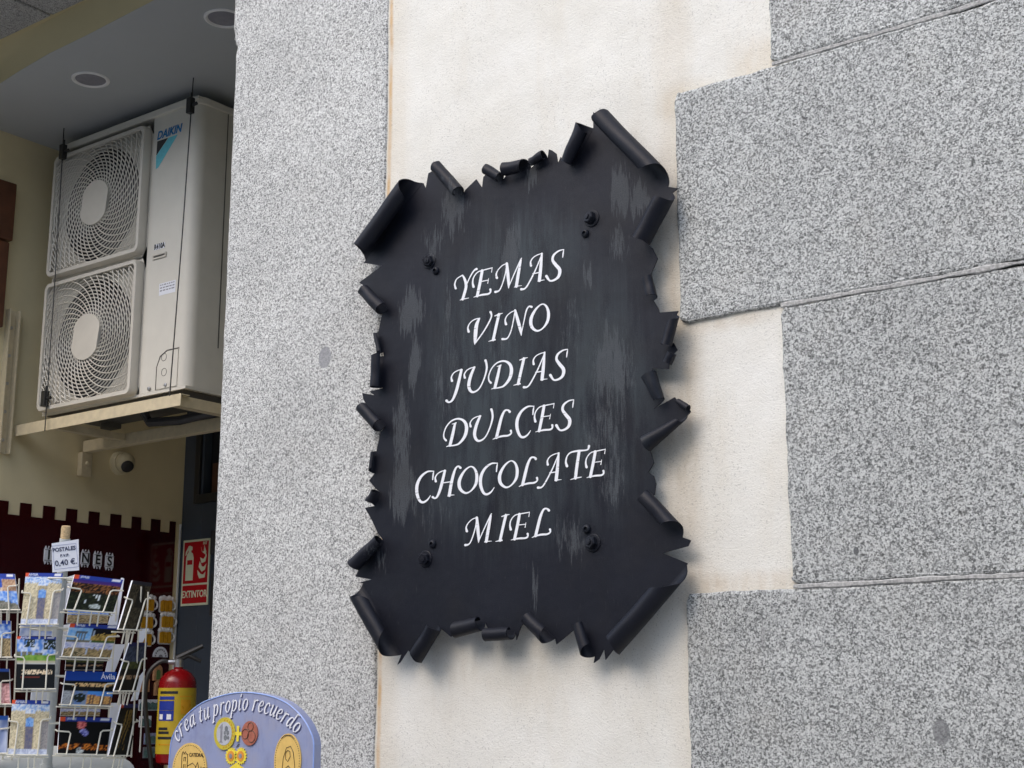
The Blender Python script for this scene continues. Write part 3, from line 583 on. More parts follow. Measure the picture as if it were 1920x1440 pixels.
WORDS = [
 ('YEMAS', -.20, [('Y', None), ('E', None), ('M', None), ('A', None), ('S', None)]),
 ('VINO', -.19, [('V', None), ('I', None), ('N', None), ('O', None)]),
 ('JUDIAS', -.155, [('J', None), ('U', None), ('D', None), ('I', P_(SB, 982, 566)), ('A', P_(SB, 1105, 606)), ('S', P_(SB, 1497, 507))]),
 ('DULCES', -.14, [('D', P_(SB, 118, 1355)), ('U', P_(SB, 525, 1292)), ('L', None), ('C', None), ('E', P_(SB, 1264, 1166)), ('S', P_(SB, 1575, 1153))]),
 ('CHOCOLATE', -.143, [('C', P_(SC_, 148, 811)), ('H', None), ('O', P_(SC_, 706, 526)), ('C', P_(SC_, 930, 713)), ('O', (953.6, 889.7)), ('L', P_(SD, 152, 606)), ('A', P_(SD, 377, 632)), ('T', None), ('E', P_(SD, 984, 496))]),
 ('MIEL', -.11, [('M', P_(SC_, 667, 1331)), ('I', P_(SC_, 1043, 1279)), ('E', P_(SD, 54, 1261)), ('L', P_(SD, 312, 1231))]),
]
def catmull(pts, per=7, closed=False):
    out = []; n = len(pts)
    for i in range(n-1):
        p0 = pts[i-1] if i else (pts[n-2] if closed else pts[0]); p1, p2 = pts[i], pts[i+1]; p3 = pts[i+2] if i+2 < n else (pts[1] if closed else pts[n-1])
        for k in range(per):
            t = k/per; out.append(tuple(.5*((2*b)+(-a+c)*t+(2*a-5*b+4*c-d)*t*t+(-a+3*b-3*c+d)*t**3) for a, b, c, d in zip(p0, p1, p2, p3)))
    out.append(tuple(pts[-1])); return out
def brush(mb, pts, to3, dd):
    """pts: (x, y, width) in any 2-D frame; to3(x, y, d) gives the 3-D point"""
    closed = abs(pts[0][0]-pts[-1][0])+abs(pts[0][1]-pts[-1][1]) < 1e-9
    s = catmull(pts, 7, closed) if len(pts) > 2 else [tuple(pts[0]), tuple(pts[1])]
    n = len(s); Vv = []; 
    for i, (x, y, w_) in enumerate(s):
        a = s[i-1] if i else (s[n-2] if closed else s[0]); b = s[i+1] if i < n-1 else (s[1] if closed else s[n-1])
        tx, ty = b[0]-a[0], b[1]-a[1]; L = math.hypot(tx, ty) or 1; nx_, ny_ = -ty/L, tx/L; w_ = max(w_, .5*min(p[2] for p in pts))
        Vv += [to3(x+nx_*w_/2, y+ny_*w_/2, dd), to3(x-nx_*w_/2, y-ny_*w_/2, dd)]
    mb.add(Vv, [(2*i, 2*i+1, 2*i+3, 2*i+2) for i in range(n-1)])
    if not closed:
        for (x, y, w_), k in ((pts[0], 1), (pts[-1], 2)):
            if w_ > .55*max(p[2] for p in pts):
                mb.add([to3(x+w_*.5*math.cos(2*math.pi*q/12), y+w_*.5*math.sin(2*math.pi*q/12), dd+.00006*k) for q in range(12)], [tuple(range(12))])
def sign3(x, y, d): u, v = FAC.px(x, y, D0); return FAC.at(u, v, D0+d)
for wi, (word, slope, letters) in enumerate(WORDS):
    mb = MB()
    for ch, ref in letters:
        S, s0, r0, strokes = G[ch]; rp = P_(S, *r0); tgt = ref or rp; ds = (slope-s0) if ref else 0.0
        for k, st in enumerate(strokes):
            q = []
            for (x, y, w_) in st:
                ax, ay = P_(S, x, y); dx, dy = ax-rp[0], ay-rp[1]
                q.append((tgt[0]+dx, tgt[1]+dy+ds*dx, w_*1.12/S[2]))
            brush(mb, q, sign3, .0006+.00016*k)
    o = mb.build('lettering', M['letter'], SG); o['label'] = 'the word %s in white slanted capitals' % word
# fixings: hexagon bolts and small socket screws
def bolt(px, py, r, tilt=.0, h=.016, sock=False):
    u, v = FAC.px(px, py, D0); mb = MB(); O = FAC.at(u, v, D0+.0004); N = FAC.N
    if not sock:
        mb.lathe([(r*1.35, 0), (r*1.35, .002), (r*1.25, .003)], O, N, 24)
        ax = (N+V3((tilt, 0, -tilt*.6))).normalized()
        mb.lathe([(r, .002), (r, h*.8), (r*.86, h), (0, h)], O, ax, 6); mb.lathe([(r*.45, h), (r*.42, h+.004), (0, h+.0045)], O, ax, 10)
        o = mb.build('bolt', M['sign'], SG)
    else:
        mb.lathe([(r, 0), (r, .003), (r*.8, .0075), (r*.48, .0085), (r*.42, .003), (0, .003)], O, N, 18); o = shade(mb.build('screw', M['sign'], SG), 50)
    return o
for (x, y, t) in ((805, 490, .25), (1110, 410, -.3), (798, 1048, .2), (1112, 1018, -.15)): bolt(x, y, .0165, t)
for (x, y) in ((818, 508), (1098, 438), (812, 1020), (1101, 992)): bolt(x, y, .0112, sock=True)
# stand-offs that carry the sheet off the wall
for (x, y) in ((805, 490), (1110, 410), (798, 1048), (1112, 1018)):
    u, v = FAC.px(x, y, D0); mb = MB(); mb.tube([FAC.at(u, v, ST-.02), FAC.at(u, v, D0-.003)], .012, 10); mb.build('stand_off', M['steel'], SG)

# ------------------------------------------------------------------ air conditioner on its wall bracket
YA = .80; ACF = Frame((0, YA, 0), (1, 0, 0))
aL, aR = -5.455, -4.485; aB, aT = 2.852, 4.135; aD = .33
AC = thing('air_conditioner', 'ivory outdoor air conditioner unit with two spiral fan grilles under the porch ceiling', 'air conditioner')
fx1 = ACF.px(262, 470, .03)[0]                                   # right edge of the fan section
fzs = [(ACF.px(255, 486, .03)[1], ACF.px(250, 738, .03)[1]), (ACF.px(268, 236, .03)[1], ACF.px(262, 472, .03)[1])]
fans = []
for (zt, zb) in fzs: fans.append(((aL+.006+fx1)/2, (zt+zb)/2, (fx1-aL-.006)/2, (zt-zb)/2))
# cabinet: back, sides, top, bottom; the front is panelled around the two air outlets
mb = MB()
mb.box(ACF, aL, aR, aB, aB+.012, -aD, 0); mb.box(ACF, aL, aR, aT-.012, aT, -aD, .006)
mb.box(ACF, aL, aL+.012, aB+.0125, aT-.0125, -aD, 0)
mb.box(ACF, fx1+.012, aR-.05, aB+.0125, aT-.0125, -.012, 0)                 # plain front panel
rc = [(aR-.05+.05*math.sin(math.radians(a)), -.05+.05*math.cos(math.radians(a))) for a in range(0, 91, 10)]+[(aR, -aD), (aR-.012, -aD), (aR-.012, -.06), (aR-.05, -.012)]
TF = Frame((0, YA, 0), (1, 0, 0), Vv=(0, -1, 0))
mb.prism([(x, y) for x, y in rc], Frame((0, YA, aB+.0125), (1, 0, 0), Vv=(0, -1, 0), N=(0, 0, 1)), 0, aT-aB-.026)
mb.box(ACF, aL+.0125, aR-.0125, aB+.0125, aT-.0125, -aD, -aD+.012)
for (cx, cz, hw, hh) in fans:
    R_ = min(hw, hh)*.90; n = 48; ring = []; sq = []
    for k in range(n):
        a = 2*math.pi*k/n; c, s = math.cos(a), math.sin(a); ring.append((cx+R_*c, cz+R_*s)); m = 1/max(abs(c)/(hw+.006), abs(s)/(hh+.012)); sq.append((cx+c*m, cz+s*m))
    P = [ACF.at(x, z, -.004) for x, z in sq]+[ACF.at(x, z, -.004) for x, z in ring]+[ACF.at(x, z, -.11) for x, z in ring]
    mb.add(P, [(k, (k+1) % n, n+(k+1) % n, n+k) for k in range(n)]+[])
    duct = MB(); duct.add(P[n:], [(k, (k+1) % n, n+(k+1) % n, n+k) for k in range(n)]+[tuple(n+k for k in range(n))]); duct.build('air_duct', M['fan'], AC)  # dark colour paints in the shade inside the fan outlet
cab = mb.build('cabinet', M['ac'], AC); shade(cab, 30)
mb = MB(); xs = aR-.0
for yy in (.16,):                                                # seam on the right side
    mb.add([V3((aR+.001, YA+yy, aB+.2)), V3((aR+.001, YA+yy+.006, aB+.2)), V3((aR+.001, YA+yy+.006, aT-.02)), V3((aR+.001, YA+yy, aT-.02))], [(0, 1, 2, 3)])
mb.build('side_seam', M['ac_seam'], AC)
mb = MB(); lid = [(aL-.006, .012), (aR-.05, .012)]+[(aR+.006-.056+.056*math.sin(math.radians(a)), -.044+.056*math.cos(math.radians(a))) for a in range(10, 91, 10)]+[(aR+.006, -aD-.006), (aL-.006, -aD-.006)]
mb.prism(lid, Frame((0, YA, aT-.03), (1, 0, 0), Vv=(0, -1, 0), N=(0, 0, 1)), 0, .034); bevel(shade(mb.build('top_cover', M['ac'], AC)), .006)
for fi, (cx, cz, hw, hh) in enumerate(fans):
    # fan behind the guard
    mb = MB(); mb.lathe([(.055, -.09), (.055, -.03), (.04, -.02), (0, -.02)], ACF.at(cx, cz, 0), ACF.N, 20)
    for b in range(3):
        P = []; 
        for i in range(7):
            r_ = .05+(min(hw, hh)*.86-.05)*i/6
            for j in range(6):
                a = 2*math.pi*b/3+math.radians(62)*j/5+.5*i/6; P.append(ACF.at(cx+r_*math.cos(a), cz+r_*math.sin(a), -.035-.05*j/5))
        mb.add(P, [(i*6+j, i*6+j+1, (i+1)*6+j+1, (i+1)*6+j) for i in range(6) for j in range(5)])
    mb.build('fan', M['fan'], AC)
    # square guard: rounded outer rim
    out_ = rrect(cx-hw, cx+hw, cz-hh, cz+hh, .030, 6); in_ = rrect(cx-hw+.020, cx+hw-.020, cz-hh+.020, cz+hh-.020, .018, 6); n = len(out_); mb = MB()
    P = [ACF.at(x, z, .0005) for x, z in out_]+[ACF.at(x, z, .030) for x, z in out_]+[ACF.at(x+(cx-x)*.012, z+(cz-z)*.012, .040) for x, z in out_]+[ACF.at(x, z, .040) for x, z in in_]+[ACF.at(x, z, .026) for x, z in in_]
    mb.add(P, [(l*n+k, l*n+(k+1) % n, (l+1)*n+(k+1) % n, (l+1)*n+k) for l in range(4) for k in range(n)])
    gr = shade(mb.build('fan_guard', M['ac_grille'], AC), 40)
    hx, hz = hw-.018, hh-.018
    def inside(x, z): return abs(x) < hx and abs(z) < hz
    R0 = .114; nr_ = 18; step = (math.hypot(hx, hz)*.96-R0)/nr_
    for k in range(nr_+1):
        r_ = R0+step*k; run = []; mb = MB()
        for q in range(97):
            a = 2*math.pi*q/96+.01; x, z = r_*math.cos(a), r_*math.sin(a)
            if inside(x, z): run.append(ACF.at(cx+x, cz+z, .031))
            else:
                if len(run) > 1: mb = MB(); mb.tube(run, .0032, 4); mb.build('ring', M['ac_grille'], gr)
                run = []
        if len(run) > 1: mb = MB(); mb.tube(run, .0032, 4); mb.build('ring', M['ac_grille'], gr)
    ns = 38
    for k in range(ns):
        run = []; mb = MB()
        for q in range(26):
            f = q/25; r_ = R0*.9+(math.hypot(hx, hz)-R0*.9)*f; a = 2*math.pi*k/ns+1.25*f**.85; x, z = r_*math.cos(a), r_*math.sin(a)
            if inside(x, z): run.append(ACF.at(cx+x, cz+z, .034))
        if len(run) > 1: mb.tube(run, .0032, 4)
        mb.build('spoke', M['ac_grille'], gr)
    hub = [(x, z) for x, z in circ(0, 0, .106, .104, 48)]; hub = [(max(-.090, min(.090, x)), z) for x, z in hub]; th_ = math.radians(-8)
    hub = [(cx+x*math.cos(th_)-z*math.sin(th_), cz+x*math.sin(th_)+z*math.cos(th_)) for x, z in hub]
    mb = MB(); mb.prism(hub, ACF, .024, .042); bevel(mb.build('hub_cover', M['ac_grille'], gr), .006, 3)
# logo, plates and handle on the plain panel
def apx(x, y): return ACF.px(x, y)
z7 = lambda x, y: apx(280+x/9, 220+y/9)
mb = MB(); mb.prism([z7(137, 408), z7(122, 642), z7(318, 346)], ACF, .0004, .0012); mb.build('logo_mark', M['black_ink'], AC)
mb = MB(); mb.prism([z7(330, 344), z7(118, 655), z7(112, 875), z7(150, 850), z7(480, 292)], ACF, .0004, .0012); mb.build('logo_mark', M['cyan_logo'], AC)
a0 = z7(140, 335); a1 = z7(535, 200)
text('logo_lettering', 'DAIKIN', ACF, (a0[0]+a1[0])/2, (a0[1]+a1[1])/2+.004, .052, .001, M['blue_logo'], AC, .22, .0016, .93)
a0 = apx(289, 470); a1 = apx(310, 452)
mb = MB(); mb.box(ACF, a0[0], a1[0], a0[1], a1[1]-.004, .0003, .001); mb.build('sticker', M['paper'], AC)
text('sticker_lettering', 'R410A', ACF, (a0[0]+a1[0])/2, (a0[1]+a1[1])/2-.002, .032, .0016, M['black_ink'], AC, 0, .0012, .78)
a0 = apx(287, 491); a1 = apx(313, 469)
mb = MB(); u0, u1, v0, v1 = a0[0], a1[0], a0[1]+.006, a1[1]-.006; fr_ = .007
for q in ((u0, u1, v1-fr_, v1), (u0, u1, v0, v0+fr_), (u0, u0+fr_, v0+fr_, v1-fr_), (u1-fr_, u1, v0+fr_, v1-fr_)): mb.box(ACF, *q, .0002, .006)
mb.add([ACF.at(u0, v1, .001), ACF.at(u1, v1, .001), ACF.at(u1, v0, .001), ACF.at(u0, v0, .001)], [(0, 1, 2, 3)]); bevel(mb.build('handle', M['ac_grille'], AC), .0015)
mb = MB(); mb.box(ACF, u0+fr_, u1-fr_, v0+(v1-v0)*.45, v1-fr_, .0014, .0019); mb.build('handle_shade', M['ac_seam'], AC)  # flat dark strip painting the shade in the grip hollow
a0 = apx(298, 555); a1 = apx(330, 520)
mb = MB(); mb.box(ACF, a0[0], a1[0], a0[1], a1[1]-.01, .0003, .0010); pl = mb.build('rating_plate', M['paper'], AC)
mb = MB()
for k in range(9):
    v = a1[1]-.018-k*.0125
    if v < a0[1]+.008: break
    x = a0[0]+.006
    while x < a1[0]-.012:
        w_ = random.uniform(.006, .022); mb.box(ACF, x, min(x+w_, a1[0]-.006), v-.0026, v+.0026, .0011, .0014); x += w_+.005
mb.build('print_line', M['grey_ink'], pl)
# lower service cover with knock-outs and screws
cu0 = apx(295, 700)[0]; cz1 = apx(330, 655)[1]; cz0 = aB+.016
sv = [(cu0, cz0), (aR-.052, cz0), (aR-.052, cz1), (cu0+.06, cz1), (cu0+.02, cz1-.02), (cu0, cz1-.06)]
mb = MB(); mb.prism(sv, ACF, .0004, .004); sc_ = bevel(mb.build('service_cover', M['ac'], AC), .002)
mb = MB(); mb.tube([ACF.at(x, z, .001) for x, z in [(cu0-.004, cz0), (cu0-.004, cz1-.06), (cu0+.016, cz1-.016), (cu0+.058, cz1+.004), (aR-.05, cz1+.004)]], .0028, 5); mb.build('cover_seam', M['ac_seam'], AC)
for k, (x, y) in enumerate(((309, 670), (309, 698))):
    u, v = apx(x, y); mb = MB(); mb.tube([ACF.at(u+.016*math.cos(a*math.pi/12), v+.016*math.sin(a*math.pi/12), .0045) for a in range(24)], .0012, 4, True); mb.build('knock_out', M['ac_seam'], sc_)
for (x, y) in ((312, 722), (281, 729)):
    u, v = apx(x, y); mb = MB(); mb.lathe([(.009, 0), (.008, .005), (0, .006)], ACF.at(u, v, .003), ACF.N, 10); shade(mb.build('screw', M['steel'], AC))
for (ax, ay) in ((-5.33, YA+.05), (-4.62, YA+.05), (-5.33, YA+.28), (-4.62, YA+.28)):
    mb = MB(); mb.box(Frame((ax, ay, aB-.03), (1, 0, 0)), -.04, .04, 0, .0295, -.03, .03); bevel(mb.build('foot', M['ac_seam'], AC), .004)
mb = MB(); mb.box(ACF, aL+.02, aR-.02, aB-.004, aB-.001, -aD+.01, -.01); mb.build('base_tray', M['ac_seam'], AC)
# knocked pipes underneath
mb = MB(); mb.tube([V3((-5.0, YA+.2, aB-.004)), V3((-4.98, YA+.22, aB-.05)), V3((-4.8, YA+.24, aB-.06)), V3((-4.6, YA+.3, aB-.03))], .02, 8); mb.build('drain_hose', M['fan'], AC)

BK = thing('wall_bracket', 'cream painted steel bracket frame carrying the air conditioner', 'bracket')
yf = YA-.035; yb2 = YA+aD+.02
zf = aB-.055
mb = MB(); mb.bar((XW+.02, yf, zf), (aR+.02, yf, zf), .005, .05); mb.bar((XW+.02, yf+.022, zf+.0225), (aR+.02, yf+.022, zf+.0225), .042, .005); mb.build('arm', M['bracket'], BK)
mb = MB(); mb.bar((XW+.02, yb2, zf-.02), (aR+.12, yb2, zf-.02), .04, .055); bevel(mb.build('arm', M['bracket'], BK), .004)
mb = MB(); mb.bar((aR, yf+.004, zf-.002), (aR, yb2-.024, zf-.002), .006, .045); mb.bar((aR-.02, yf+.004, zf-.022), (aR-.02, yb2-.024, zf-.022), .04, .005); mb.build('cross_bar', M['bracket'], BK)
mb = MB(); mb.bar((-5.30, yf+.004, zf-.012), (-5.30, yb2-.024, zf-.012), .04, .03); mb.build('cross_bar', M['bracket'], BK)
s_ = SIDE.px; y0 = s_(22, 590)[0]; z1_ = s_(20, 583)[1]; z0_ = s_(12, 852)[1]
mb = MB(); cu = yf-.055; mb.box(SIDE, cu-.028, cu+.028, z0_, z1_, .0, .006); mb.box(SIDE, cu-.028, cu-.022, z0_, z1_, .0065, .038); mb.box(SIDE, cu+.022, cu+.028, z0_, z1_, .0065, .038)
rl = mb.build('wall_rail', M['bracket'], BK)
for k in range(5):
    mb = MB(); zz = z0_+.06+k*.13; mb.lathe([(.008, 0), (.008, .008), (0, .009)], SIDE.at(cu, zz, .006), SIDE.N, 8); mb.build('rail_bolt', M['steel'], rl)
mb = MB(); mb.box(SIDE, yb2-.03, yb2+.03, zf-.16, zf-.048, .0, .035); mb.lathe([(.012, 0), (.012, .01), (0, .012)], SIDE.at(yb2, zf-.10, .035), SIDE.N, 8); bevel(mb.build('wall_rail', M['bracket'], BK), .003)
# tie wires with black clamps
def tie(label, xt, yt, xb, ybm, clamps, dd):
    t = thing('tie_wire', label, 'wire', 'tie wires holding the air conditioner')
    TFm = Frame((0, YA-dd, 0), (1, 0, 0)); a = TFm.px(xt, yt); b = TFm.px(xb, ybm)
    A = V3((a[0], YA-dd, ZC)); B = V3((b[0], YA-dd, b[1]))
    mb = MB(); mb.tube([A, A.lerp(B, .5)+V3((.004, 0, 0)), B], .0028, 6); mb.build('wire', M['black'], t)
    for (cx_, cy_) in clamps:
        u, v = TFm.px(cx_, cy_); mb = MB(); mb.box(TFm, u-.016, u+.012, v-.035, v+.035, -.012, .014); mb.tube([TFm.at(u, v+.03, 0), TFm.at(u, v+.06, 0)], .005, 6); mb.tube([TFm.at(u+.01, v, 0), TFm.at(u+.035, v+.004, -.004)], .008, 6)
        bevel(mb.build('clamp', M['black'], t), .003)
tie('thin dark tie wire at the left edge of the air conditioner', 120, 240, 84, 808, [(119, 285), (85, 748)], .055)
tie('thin dark tie wire crossing the logo side of the air conditioner', 362, 158, 318, 742, [(358, 198)], .055)

# ceiling downlights
for (x, y, lb) in ((170, 149, 'round unlit ceiling downlight above the air conditioner'), (421, 34, 'round unlit ceiling downlight cut off by the granite pilaster')):
    u, v = cpx(x, y); t = thing('downlight', lb, 'downlight', 'ceiling downlights'); O = V3((u, v, ZC)); dn = V3((0, 0, -1))
    mb = MB(); mb.lathe([(.080, .0003), (.078, .005), (.070, .007), (.064, .002), (.064, .0008)], O, dn, 36); shade(mb.build('trim_ring', M['white'], t), 40)
    mb = MB(); mb.lathe([(.0635, .0008), (.04, .0012), (0, .0014)], O, dn, 32); mb.build('diffuser', M['grey_ink'], t)

# security camera on the side wall
M['cam'] = plain('cream_plastic', hexc(205, 194, 160), .4, 0, .05)  # white casing given an even cream tint
u, v = SIDE.px(236, 867, .05); t = thing('security_camera', 'small white dome security camera on the cream wall', 'camera')
mb = MB(); mb.lathe([(.058, 0), (.058, .018), (.050, .03)], SIDE.at(u, v, 0), SIDE.N, 28); shade(mb.build('mount', M['cam'], t), 40)
mb = MB(); mb.lathe([(.0, -.048)]+[(.048*math.cos(math.radians(a)), .048*math.sin(math.radians(a))) for a in range(-80, 91, 10)], SIDE.at(u, v, .045), SIDE.N, 28); shade(mb.build('dome', M['cam'], t), 60)
lx = (V3((.78, -.25, -.58))).normalized(); cc = SIDE.at(u, v, .045)
mb = MB(); mb.lathe([(.030, .036), (.030, .046), (.024, .0500), (.012, .0505), (0, .0507)], cc, lx, 22); shade(mb.build('lens', M['black'], t), 40)

# wooden shutter edge at the far left
t = thing('wooden_shutter', 'dark brown wooden shutter box cropped by the left picture edge', 'shutter')
yy = SIDE.px(13, 450)[0]; za = SIDE.px(10, 346)[1]; zb2 = SIDE.px(10, 620)[1]; zm = SIDE.px(13, 458)[1]
mb = MB(); mb.box(SIDE, yy-.42, yy, zm+.004, za, .001, .05); bevel(mb.build('panel', M['brownwood'], t), .006)
mb = MB(); mb.box(SIDE, yy-.42, yy-.012, zb2, zm-.004, .001, .045); bevel(mb.build('panel', M['brownwood'], t), .006)

# maroon battlement panel on the side wall
t = thing('battlement_panel', 'glossy maroon wall panel with a battlement top edge', 'wall panel')
tops = [(0, 75), (175, 270), (370, 468), (565, 655), (755, 843), (937, 1027), (1118, 1195), (1280, 1357), (1438, 1517)]
zt = SIDE.px(170, 958, .006)[1]+.0; 
zt = .5*(SIDE.px(8, 938, .006)[1]+SIDE.px(330, 979, .006)[1]); zbm = .5*(SIDE.px(27, 964, .006)[1]+SIDE.px(309, 999, .006)[1])
prof = []
for a, b in tops:
    ua = SIDE.px(a/4.5, 880+(258+a*.122)/4.5, .006)[0]; ub = SIDE.px(b/4.5, 880+(258+b*.122)/4.5, .006)[0]
    prof += [(ua, zbm), (ua, zt), (ub, zt), (ub, zbm)]
pitch = (prof[4][0]-prof[0][0]); pre = []
for k in range(3, 0, -1): pre += [(prof[0][0]-pitch*k, zbm), (prof[0][0]-pitch*k, zt), (prof[0][0]-pitch*(k-.5), zt), (prof[0][0]-pitch*(k-.5), zbm)]
prof[-1] = (YB-.04, zbm); prof[-2] = (YB-.04, zt)
prof = [(pre[0][0], .02)]+pre+prof+[(YB-.04, .02)]
mb = MB(); mb.prism([p for p in prof], SIDE, .0005, .006); mb.build('panel', M['maroon'], t)
# letter tiles on it
for ch, x, y in (('I', 91, 1041), ('N', 160, 1047), ('E', 183, 1050), ('S', 205, 1053)):
    u, v = SIDE.px(x, y, .01); tl = thing('letter_tile', 'small white tile with the letter %s on the maroon panel' % ch, 'letter tile', 'letter tiles on the maroon panel')
    mb = MB(); hw, hh = .023, .027; zig = []
    mb.box(SIDE, u-hw, u+hw, v-hh, v+hh, .0065, .012)
    for s in (-1, 1):
        for q in (-.016, 0, .016): mb.prism([(u+q-.006, v+s*hh*1.0), (u+q, v+s*(hh+.015)), (u+q+.006, v+s*hh*1.0)], SIDE, .0068, .011)
    mb.build('tile', M['paper'], tl)
    text('letter', ch, SIDE, u, v, .062, .0128, M['black_ink'], tl, 0, .0016, .95)
    for s in (-1, 1):
        mb = MB(); mb.box(SIDE, u-hw, u+hw, v+s*(hh-.003)-.001, v+s*(hh-.003)+.001, .0123, .0126); mb.build('ornament', M['black_ink'], tl)
        mb = MB(); mb.lathe([(.004, 0), (0, .001)], SIDE.at(u, v+s*(hh+.005), .0112), SIDE.N, 8); mb.build('ornament', M['black_ink'], tl)

# magnets
def mug(u, v, label):
    m = thing('beer_mug_magnet', label, 'magnet', 'beer mug magnets'); s = .046
    mb = MB(); mb.prism(rrect(u-s, u+s*.75, v-s*.9, v+s*.5, .008, 4), SIDE, .0065, .012); mb.build('backing', M['white'], m)
    mb = MB()
    for k in range(3): mb.prism(rrect(u-s*.86+k*s*.52, u-s*.86+k*s*.52+s*.44, v-s*.78, v+s*.42, .004, 3), SIDE, .0122, .018)
    mb.build('beer', M['ext_yellow_dark'], m)
    mb = MB(); 
    for k in range(5): mb.lathe([(s*.30, 0), (s*.26, .006), (0, .011)], SIDE.at(u-s*.8+k*s*.36, v+s*(.55+.1*(k % 2)), .0108), SIDE.N, 10)
    shade(mb.build('foam', M['white'], m))
    mb = MB(); mb.tube([SIDE.at(u+s*.7+s*.42*math.sin(a), v-s*.15+s*.45*math.cos(a), .013) for a in [math.pi*k/8 for k in range(9)]], .005, 6); shade(mb.build('handle', M['white'], m))
M['ext_yellow_dark'] = plain('beer_yellow', hexc(205, 150, 30), .3, 0, .1)
for (x, y, lb) in ((279, 1131, 'top left'), (313, 1133, 'top right'), (277, 1164, 'middle left'), (315, 1163, 'middle right'), (274, 1196, 'bottom left'), (311, 1192, 'bottom right')):
    u, v = SIDE.px(x, y, .012); mug(u, v, 'beer mug magnet on the maroon panel, %s of the six' % lb)
u, v = SIDE.px(301, 1232, .012); m = thing('fan_magnet', 'pale half round fan magnet above the fire extinguisher', 'magnet')
mb = MB(); mb.prism(circ(u, v, .045, .05, 18, 0, math.pi), SIDE, .0065, .012); mb.build('leaf', M['paper'], m)
mb = MB()
for k in range(9): a = math.pi*(k+.5)/9; mb.lathe([(.005, 0), (0, .001)], SIDE.at(u+.032*math.cos(a), v+.036*math.sin(a), .0122), SIDE.N, 6)
mb.prism(circ(u, v, .012, .012, 12, 0, math.pi), SIDE, .0121, .0135); mb.build('pattern', M['grey_ink'], m)
figs = ((295, 1262, 'terracotta', 'green and white house magnet behind the extinguisher hose'), (271, 1283, 'terracotta', 'small terracotta arch magnet beside the postcard rack'), (297, 1290, 'terracotta', 'terracotta arch magnet left of the extinguisher'),
        (272, 1322, 'pic', 'upper landscape photo magnet beside the rack'), (273, 1353, 'pic', 'lower landscape photo magnet beside the rack'), (282, 1385, 'lilac', 'small lilac magnet low beside the extinguisher'), (280, 1411, 'grey', 'grey landscape magnet low beside the rack'), (292, 1322, 'pic', 'narrow photo magnet behind the extinguisher hose'))
M['terracotta'] = plain('terracotta', hexc(188, 140, 100), .7, 0, .3, 90); M['pic'] = plain('photo_teal', hexc(96, 124, 120), .4, 0, .5, 60); M['grey'] = plain('grey_print', hexc(120, 124, 128), .5, 0, .2, 90); M['lilac'] = plain('lilac', hexc(150, 156, 190), .5, 0, .2, 90); M['leafg'] = plain('leaf_green', hexc(90, 120, 70), .6, 0, .3, 90)
for k, (x, y, mt, lb) in enumerate(figs):
    u, v = SIDE.px(x, y, .012); m = thing('souvenir_magnet', lb, 'magnet', 'souvenir magnets')
    if mt == 'terracotta':
        mb = MB(); mb.prism([(u-.026, v-.036), (u+.026, v-.036), (u+.026, v+.014)]+circ(u, v+.014, .026, .026, 9, 0, math.pi)[1:]+[], SIDE, .0065, .02); bevel(mb.build('body', M[mt], m), .002)
        mb = MB(); mb.prism([(u-.012, v-.03), (u+.012, v-.03), (u+.012, v+.002)]+circ(u, v+.002, .012, .014, 8, 0, math.pi)[1:], SIDE, .0202, .022); mb.build('arch', M['leafg'] if k == 0 else M['brownwood'], m)
    else:
        mb = MB(); mb.box(SIDE, u-.036, u+.036, v-.026, v+.026, .0065, .011); bevel(mb.build('tile', M['paper'] if mt == 'pic' else M[mt], m), .002)
        mb = MB(); mb.box(SIDE, u-.032, u+.034, v-.022, v+.004, .0112, .0118); mb.prism([(u-.032, v+.004), (u+.034, v+.004), (u+.02, v+.014), (u-.004, v+.009), (u-.02, v+.016)], SIDE, .0112, .0120); mb.build('picture', M['pic'], m)

# fire extinguisher sign on the slate door
t = thing('extinguisher_sign', 'red EXTINTOR sign with extinguisher and flames on the slate door', 'sign')
z3 = lambda x, y: BACK.px(x/4.5, 880+y/4.5, .01)
u0 = z3(1510, 880)[0]; u1 = z3(1758, 860)[0]; vt_ = .5*(z3(1525, 605)[1]+z3(1770, 577)[1]); vb_ = .5*(z3(1494, 1160)[1]+z3(1745, 1138)[1])
u0 = max(u0, XW+.03); Wd, Hd = u1-u0, vt_-vb_
mb = MB(); mb.box(BACK, u0, u1, vb_, vt_, .001, .006); mb.build('plate', M['lumi'], t)
gfr = Frame(BACK.at(u0, vb_), (1, 0, 0))
mb = MB(); mb.box(gfr, Wd*.05, Wd*.95, Hd*.335, Hd*.965, .0062, .0072); mb.build('red_field', M['red_sign'], t)
mb = MB(); mb.box(gfr, Wd*.05, Wd*.95, Hd*.035, Hd*.305, .0062, .0072); mb.build('red_field', M['red_sign'], t)
K = lambda pts: [(Wd*a, Hd*b) for a, b in pts]
mb = MB(); mb.prism(K([(.14, .38), (.42, .38), (.42, .72), (.38, .79), (.32, .81), (.32, .84), (.36, .84), (.36, .89), (.28, .91), (.22, .91), (.12, .82), (.11, .76), (.14, .77), (.20, .84), (.22, .84), (.22, .81), (.17, .78), (.14, .72)]), gfr, .0074, .0082)
mb.build('pictogram', M['lumi'], t)
mb = MB(); mb.box(gfr, Wd*.19, Wd*.38, Hd*.62, Hd*.69, .0083, .0088); mb.build('pictogram', M['red_sign'], t)
